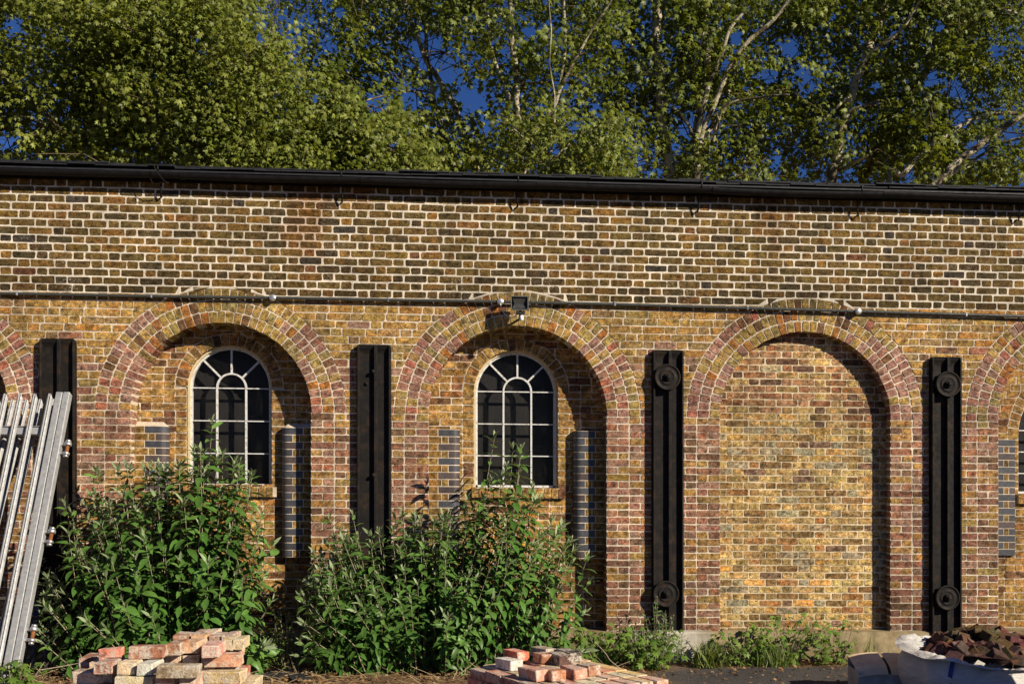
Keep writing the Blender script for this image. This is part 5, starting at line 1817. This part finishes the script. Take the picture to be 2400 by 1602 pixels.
# ------------------------------------------------------------------ the bulk bag of rubble
m_bag = plain_mat('woven_plastic', (.56, .54, .50), .55, 9, .16, .9, .02, 0, .4, useattr=False, stretch=(1, 1, 4))
m_strap = plain_mat('blue_strap', (.03, .06, .22), .6, 40, .2, .3, .002)
def bulk_bag(X, Zd, rz, label, zc=.52, hw=.53, hd=.47, seed=0, full=True):
    cx, cy = lat(X, Zd)
    root = tag(empty('bulk_bag', (cx, cy, 0), rz), label, 'bag')
    Mx = Matrix.Translation((cx, cy, 0)) @ Matrix.Rotation(rz, 4, 'Z')
    na = 120
    def sup(t, e=.62):
        c_, s_ = math.cos(t), math.sin(t)
        return Vector((math.copysign(abs(c_) ** e, c_), math.copysign(abs(s_) ** e, s_), 0))
    def rim(t):
        # the rim sags in front and stands up at the corners
        return zc + .02 * math.cos(4 * t - math.pi) + .035 * mnoise.noise(Vector((math.cos(t) * 1.6, math.sin(t) * 1.6, seed))) + .05 * math.sin(t) - .012
    mb = MB()
    lv = [0, .1, .22, .36, .5, .64, .78, .9, 1.0]
    vs, fs = [], []
    for j, u in enumerate(lv):
        for k in range(na):
            t = 2 * math.pi * k / na
            s_ = sup(t)
            z = rim(t) * u
            bulge = .86 + .16 * math.sin(math.pi * min(1, u * .95)) + .05 * u
            fold = .045 * mnoise.noise(Vector((s_.x * 3 + z * 3, s_.y * 3, z * 6 + seed))) + .016 * math.sin((z * 38 + s_.x * 5 + 3 * mnoise.noise(Vector((s_.x * 2, s_.y * 2, z * 3))))) * u
            vs.append(tuple(Mx @ Vector((s_.x * hw * (bulge + fold), s_.y * hd * (bulge + fold), z))))
    for j in range(len(lv) - 1):
        for k in range(na):
            k2 = (k + 1) % na
            fs.append((j * na + k, j * na + k2, (j + 1) * na + k2, (j + 1) * na + k))
    mb.add(vs, fs, smooth=True)
    mb.build('bag_body', m_bag, root)
    # collar: the rim folded over inwards, wide and crumpled on the left
    mb = MB()
    vs, fs = [], []
    us = [0, .25, .5, .75, 1.0]
    for j, u in enumerate(us):
        for k in range(na):
            t = 2 * math.pi * k / na
            s_ = sup(t)
            leftness = max(0, math.cos(t - math.radians(172))) ** 1.2 + .65 * max(0, math.cos(t - math.radians(305))) ** 6
            wd = .035 + .22 * leftness + .03 * mnoise.noise(Vector((s_.x * 4, s_.y * 4, seed + 3)))
            cr = .030 * mnoise.noise(Vector((s_.x * 6 + u * 2, s_.y * 6, u * 3 + seed))) + .024 * mnoise.noise(Vector((s_.x * 15, s_.y * 17, u * 8)))
            r_ = 1.065 - wd / hw * u
            z = rim(t) + .014 * math.sin(math.pi * min(1, u * 1.4)) * (1 + leftness) - .02 * u + cr * (1.4 * u + .3)
            if u == 0: z = rim(t)
            vs.append(tuple(Mx @ Vector((s_.x * hw * r_, s_.y * hd * r_, z))))
    for j in range(len(us) - 1):
        for k in range(na):
            k2 = (k + 1) % na
            fs.append((j * na + k, j * na + k2, (j + 1) * na + k2, (j + 1) * na + k))
    mb.add(vs, fs, smooth=True)
    mb.build('folded_rim', m_bag, root)
    for ang in (222, 300):
        t = math.radians(ang)
        s_ = sup(t)
        mb = MB()
        path = []
        for u in np.linspace(.98, .05, 9):
            bulge = .86 + .16 * math.sin(math.pi * min(1, u * .95)) + .05 * u + .022
            path.append(Mx @ Vector((s_.x * hw * bulge, s_.y * hd * bulge, rim(t) * u)))
        vs = []
        tx = Mx.to_3x3() @ Vector((-s_.y, s_.x, 0)).normalized()
        for p in path: vs += [tuple(p - tx * .017), tuple(p + tx * .017)]
        mb.add(vs, [(2 * i, 2 * i + 1, 2 * i + 3, 2 * i + 2) for i in range(len(path) - 1)])
        mb.build('strap', m_strap, root)
    return root, Mx, cx, cy
RBX = (2310 - 1200) * 8.95 / FPX
bag, BMx, bcx, bcy = bulk_bag(RBX, 8.95, math.radians(4), 'torn white bulk bag full of dark broken bricks in the lower right corner', .45, .62, .50, 1)
m_rub = plain_mat('rubble_brick', (.048, .022, .018), .9, 30, .4, .9, .006, 0, .15, col2=(.13, .075, .055), n2s=12)
M = NM('rubble_brick')
c = M.scalec(M.attr(), M.mr(M.noise(20, 5, .65), .36, .64, .65, 1.35))
c = M.mix(M.math('MULTIPLY', M.mr(M.noise(12, 4, .65), .54, .64, 0, 1), .45), c, (.24, .17, .13))
m_rubb = M.done(c, .92, M.bump(M.noise(50, 4, .65), .7, .006), .15)
rr = random.Random(4)
G3 = 'dark broken bricks in the bulk bag'
placed = []
for i in range(80):
    t = rr.uniform(0, 2 * math.pi); r_ = math.sqrt(rr.random())
    lx_, ly_ = .50 * r_ * math.cos(t), .42 * r_ * math.sin(t)
    heap = .425 + .12 * (1 - r_ ** 2) + .035 * (i / 80) + .06 * ly_
    p = BMx @ Vector((lx_, ly_, heap - .05))
    s1, s2, s3 = rr.uniform(.11, .20), rr.uniform(.09, .112), rr.uniform(.06, .08)
    R3 = Matrix.Rotation(rr.uniform(0, 6.28), 4, 'Z') @ Matrix.Rotation(rr.uniform(-.9, .9), 4, 'X') @ Matrix.Rotation(rr.uniform(-.9, .9), 4, 'Y')
    rbrick(s1, s2, s3, tuple(v * rr.uniform(.7, 1.35) for v in L(84, 60, 47)), Matrix.Translation(p) @ R3, 'dark red-brown broken brick heaped in the white bulk bag', G3, 'broken_brick', 'brick', .005, m_rubb, rr)
# a filling of smaller rubble below the heap, so that no gap opens under it
mb = MB()
vs, fs = [], []
na = 40
for j, u in enumerate((0, .35, .7, 1.0)):
    for k in range(na):
        t = 2 * math.pi * k / na
        vs.append(tuple(BMx @ Vector((.53 * u * math.cos(t), .44 * u * math.sin(t), .47 + .09 * (1 - u * u) - .03 + .03 * mnoise.noise(Vector((u * 9 * math.cos(t), u * 9 * math.sin(t), 3)))))))
for j in range(3):
    for k in range(na): fs.append((j * na + k, j * na + (k + 1) % na, (j + 1) * na + (k + 1) % na, (j + 1) * na + k))
mb.add(vs, fs)
tag(mb.build('fine_rubble', m_rub), kind='stuff')
bulk_bag((2745 - 1200) * 7.35 / FPX, 7.35, math.radians(-8), 'unseen white bulk bag added at the right to shade the front of the rubble bag', 1.0, .52, .48, 6)  # out-of-view bag, added to cast shade on the rubble bag's front

# ------------------------------------------------------------------ cardboard box
m_card = plain_mat('damp_cardboard', (.78, .60, .38), .9, 7, .18, .5, .006, col2=(.62, .46, .28), n2s=5)
m_cardd = plain_mat('grey_cardboard_side', (.46, .42, .37), .9, 8, .25, .5, .006, col2=(.55, .53, .48), n2s=7)
Zb = 9.45
bx_, by_ = lat((2076 - 1200) * Zb / FPX, Zb)
rzb = math.radians(-7)
BX = tag(empty('cardboard_box', (bx_, by_, 0), rzb), 'weathered cardboard box with two bowed top flaps left of the bulk bag', 'box')
Mb = Matrix.Translation((bx_, by_, 0)) @ Matrix.Rotation(rzb, 4, 'Z')
hb = .20
mb = MB()
for lo, hi in (((-.275, -.19, 0), (.275, -.184, hb - .012)), ((-.275, .184, 0), (.275, .19, hb + .07)), ((-.275, -.184, 0), (-.269, .184, hb)), ((.269, -.184, 0), (.275, .184, hb - .01)), ((-.269, -.184, .002), (.269, .184, .008))):
    mb.box(lo, hi, M=Mb)
mb.build('box_side', m_cardd, BX)
for s, x0, x1, tilt in ((-1, -.285, -.028, .03), (1, .0, .283, -.02)):
    mb = MB()
    vs, fs = [], []
    n = 8
    for i in range(n + 1):
        for j in range(n + 1):
            u, v = i / n, j / n
            x = x0 + (x1 - x0) * u + (.012 * (v - .5)); y = -.205 + .39 * v
            z = hb + .004 + .085 * v + .020 * math.sin(math.pi * v) + tilt * (u - .5) + .010 * math.sin(math.pi * u) + .035 * max(0, v - .75) - .03 * max(0, .15 - v) / .15
            vs.append((x, y, z))
    m_ = len(vs)
    vs = vs + [(x, y, z - .006) for x, y, z in vs]
    vs = [tuple(Mb @ Vector(p)) for p in vs]
    for i in range(n):
        for j in range(n):
            a = i * (n + 1) + j
            fs += [(a, a + n + 1, a + n + 2, a + 1), (m_ + a, m_ + a + 1, m_ + a + n + 2, m_ + a + n + 1)]
    for i in range(n):
        a, b = i * (n + 1), (i + 1) * (n + 1)
        fs += [(a, m_ + a, m_ + b, b), (a + n, b + n, m_ + b + n, m_ + a + n)]
        a, b = i, i + 1
        fs += [(a, b, m_ + b, m_ + a)]
        a, b = n * (n + 1) + i, n * (n + 1) + i + 1
        fs += [(a, m_ + a, m_ + b, b)]
    mb.add(vs, fs, smooth=False)
    mb.build('flap', m_card, BX)

# ------------------------------------------------------------------ galvanised palisade gates leaning at the left
TOPC = Vector((*lat((150 - 1200) * 10.25 / FPX, 10.25), CZ - (922 - HZN) * 10.25 / FPX))
BOTC = Vector((*lat((14 - 1200) * 9.05 / FPX, 9.05), 0))
BOTC.z = 0.02
def palisade(T, B, label, wide=1.15, back=False, pale0=.085, seed=0, post=2):
    u = (T - B)
    Lg = u.length
    u.normalize()
    h = Vector((u.y, -u.x, 0)).normalized()
    if h.x < 0: h = -h
    n = h.cross(u).normalized()
    if n.y > 0: n = -n                                   # n points towards the camera
    Mx = Matrix((( -h.x, u.x, n.x, B.x), (-h.y, u.y, n.y, B.y), (-h.z, u.z, n.z, B.z), (0, 0, 0, 1)))
    # local: x runs left along the gate, y up the gate, z towards the camera
    root = tag(empty('palisade_gate', tuple(B)), label, 'gate', 'galvanised palisade gates leaning at the left')
    for k in range(post):
        mb = MB()
        mb.box((.0 - k * .068, 0, -.035), (.062 - k * .068, Lg, .040), M=Mx, bev=.006)
        mb.build('stile', m_galv, root)
    mb = MB(); mb.box((wide, 0, -.03), (wide + .07, Lg, .03), M=Mx, bev=.004); mb.build('stile', m_galv, root)
    for yy in (Lg - .42, .35):
        mb = MB(); mb.box((.075, yy, -.045), (wide, yy + .075, -.01), M=Mx, bev=.004)
        mb.box((.075, yy + .075, -.045), (wide, yy + .079, .005), M=Mx)
        mb.build('rail', m_galv, root)
    x = pale0
    zf = .008 if not back else -.075
    while x < wide - .07:
        mb = MB()
        prof = [(0, 0), (.008, .012), (.019, .020), (.029, .002), (.039, .020), (.050, .012), (.058, 0)]
        tt = .003
        nn = len(prof)
        def ring(yv, pts): return [(x + a, yv, zf + b + .012) for a, b in pts] + [(x + a, yv, zf + b + .012 - tt) for a, b in pts[::-1]]
        vs = ring(.06, prof) + ring(Lg - .07, prof)
        tipv = [(x + a, Lg - .07 + .075 * (1 - abs(a - .029) / .029) * (.75 if abs(a - .029) < .005 else 1), zf + b + .012) for a, b in prof]
        vs += tipv + [(p[0], p[1], p[2] - tt) for p in tipv[::-1]]
        m_ = 2 * nn
        fs = []
        for L_ in (0, 1):
            for q in range(m_):
                q2 = (q + 1) % m_
                fs.append((L_ * m_ + q, L_ * m_ + q2, (L_ + 1) * m_ + q2, (L_ + 1) * m_ + q))
        vs = [tuple(Mx @ Vector(p)) for p in vs]
        mb.add(vs, fs)
        mb.build('pale', m_galv, root)
        x += .138
    if not back:
        for yy in (Lg * .80, Lg * .50, Lg * .19):
            hx = -.068 * (post - 1) - .055
            ho = None
            for (a, b, r_) in ((-.062, -.040, .030), (.030, .062, .034), (-.085, -.068, .022), (.066, .086, .024)):
                hg = MB()
                Ml = Mx @ Matrix.Translation((hx, yy + a, .0)) @ Matrix.Rotation(-math.pi / 2, 4, 'X')
                hg.lathe([(.001, 0), (r_ - .003, 0), (r_, .003), (r_, (b - a) - .003), (r_ - .003, b - a)], Ml, 16)
                if ho is None: ho = hg.build('hinge', m_zinc, root)
                else: hg.build('hinge_collar', m_zinc, ho)
            for dy in (-.045, .045):
                hg = MB()
                hg.box((hx + .005, yy + dy - .012, -.012), (hx + .065, yy + dy + .012, .012), M=Mx, bev=.002)
                hg.build('hinge_lug', m_zinc, ho)
            hg = MB()
            Ml = Mx @ Matrix.Translation((hx, yy - .075, .0)) @ Matrix.Rotation(-math.pi / 2, 4, 'X')
            hg.lathe([(.017, 0), (.017, .16)], Ml, 12)
            hg.build('hinge_pin', m_rust, ho)
    return root
palisade(TOPC, BOTC, 'galvanised steel palisade gate with three hinges leaning in front at the far left', 1.15)
T2 = TOPC + Vector((.045, .10, .0)); B2 = BOTC + Vector((-.06, .12, 0))
palisade(T2, B2, 'second palisade gate in shade, stacked behind the hinged one at the far left', 1.15, True, .165, post=0)

# ------------------------------------------------------------------ old glazed frame leaning on the wall behind the gate
wx0, wz1 = at(48, 1396, -.28)
wx1, _ = at(130, 1396, -.28)
FR = tag(empty('old_window_frame', ((wx0 + wx1) / 2, -.45, 0)), 'old dark glazed frame leaning against the wall behind the steel gate', 'window frame')
Mw = Matrix.Translation((wx0 - .25, -.52, 0)) @ Matrix.Rotation(math.radians(-16), 4, 'X')
Wf = wx1 - wx0 + .25; Hf = wz1 / math.cos(math.radians(16))
m_old = plain_mat('old_dark_wood', (.05, .042, .036), .8, 12, .3, .5, .004)
for lo, hi in (((0, 0, 0), (Wf, .03, .03)), ((0, 0, Hf - .03), (Wf, .03, Hf)), ((0, .001, .03), (.03, .029, Hf - .03)), ((Wf - .03, .001, .03), (Wf, .029, Hf - .03)), ((.03, .002, Hf * .72), (Wf - .03, .028, Hf * .72 + .018))):
    mb = MB(); mb.box(lo, hi, M=Mw, bev=.003); mb.build('frame_bar', m_old, FR)
mb = MB(); mb.add([tuple(Mw @ Vector(p)) for p in ((.03, .015, .03), (Wf - .03, .015, .03), (Wf - .03, .015, Hf - .03), (.03, .015, Hf - .03))], [(0, 1, 2, 3)]); mb.build('pane', glass_mat('dirty_glass', .6, 1.5), FR)
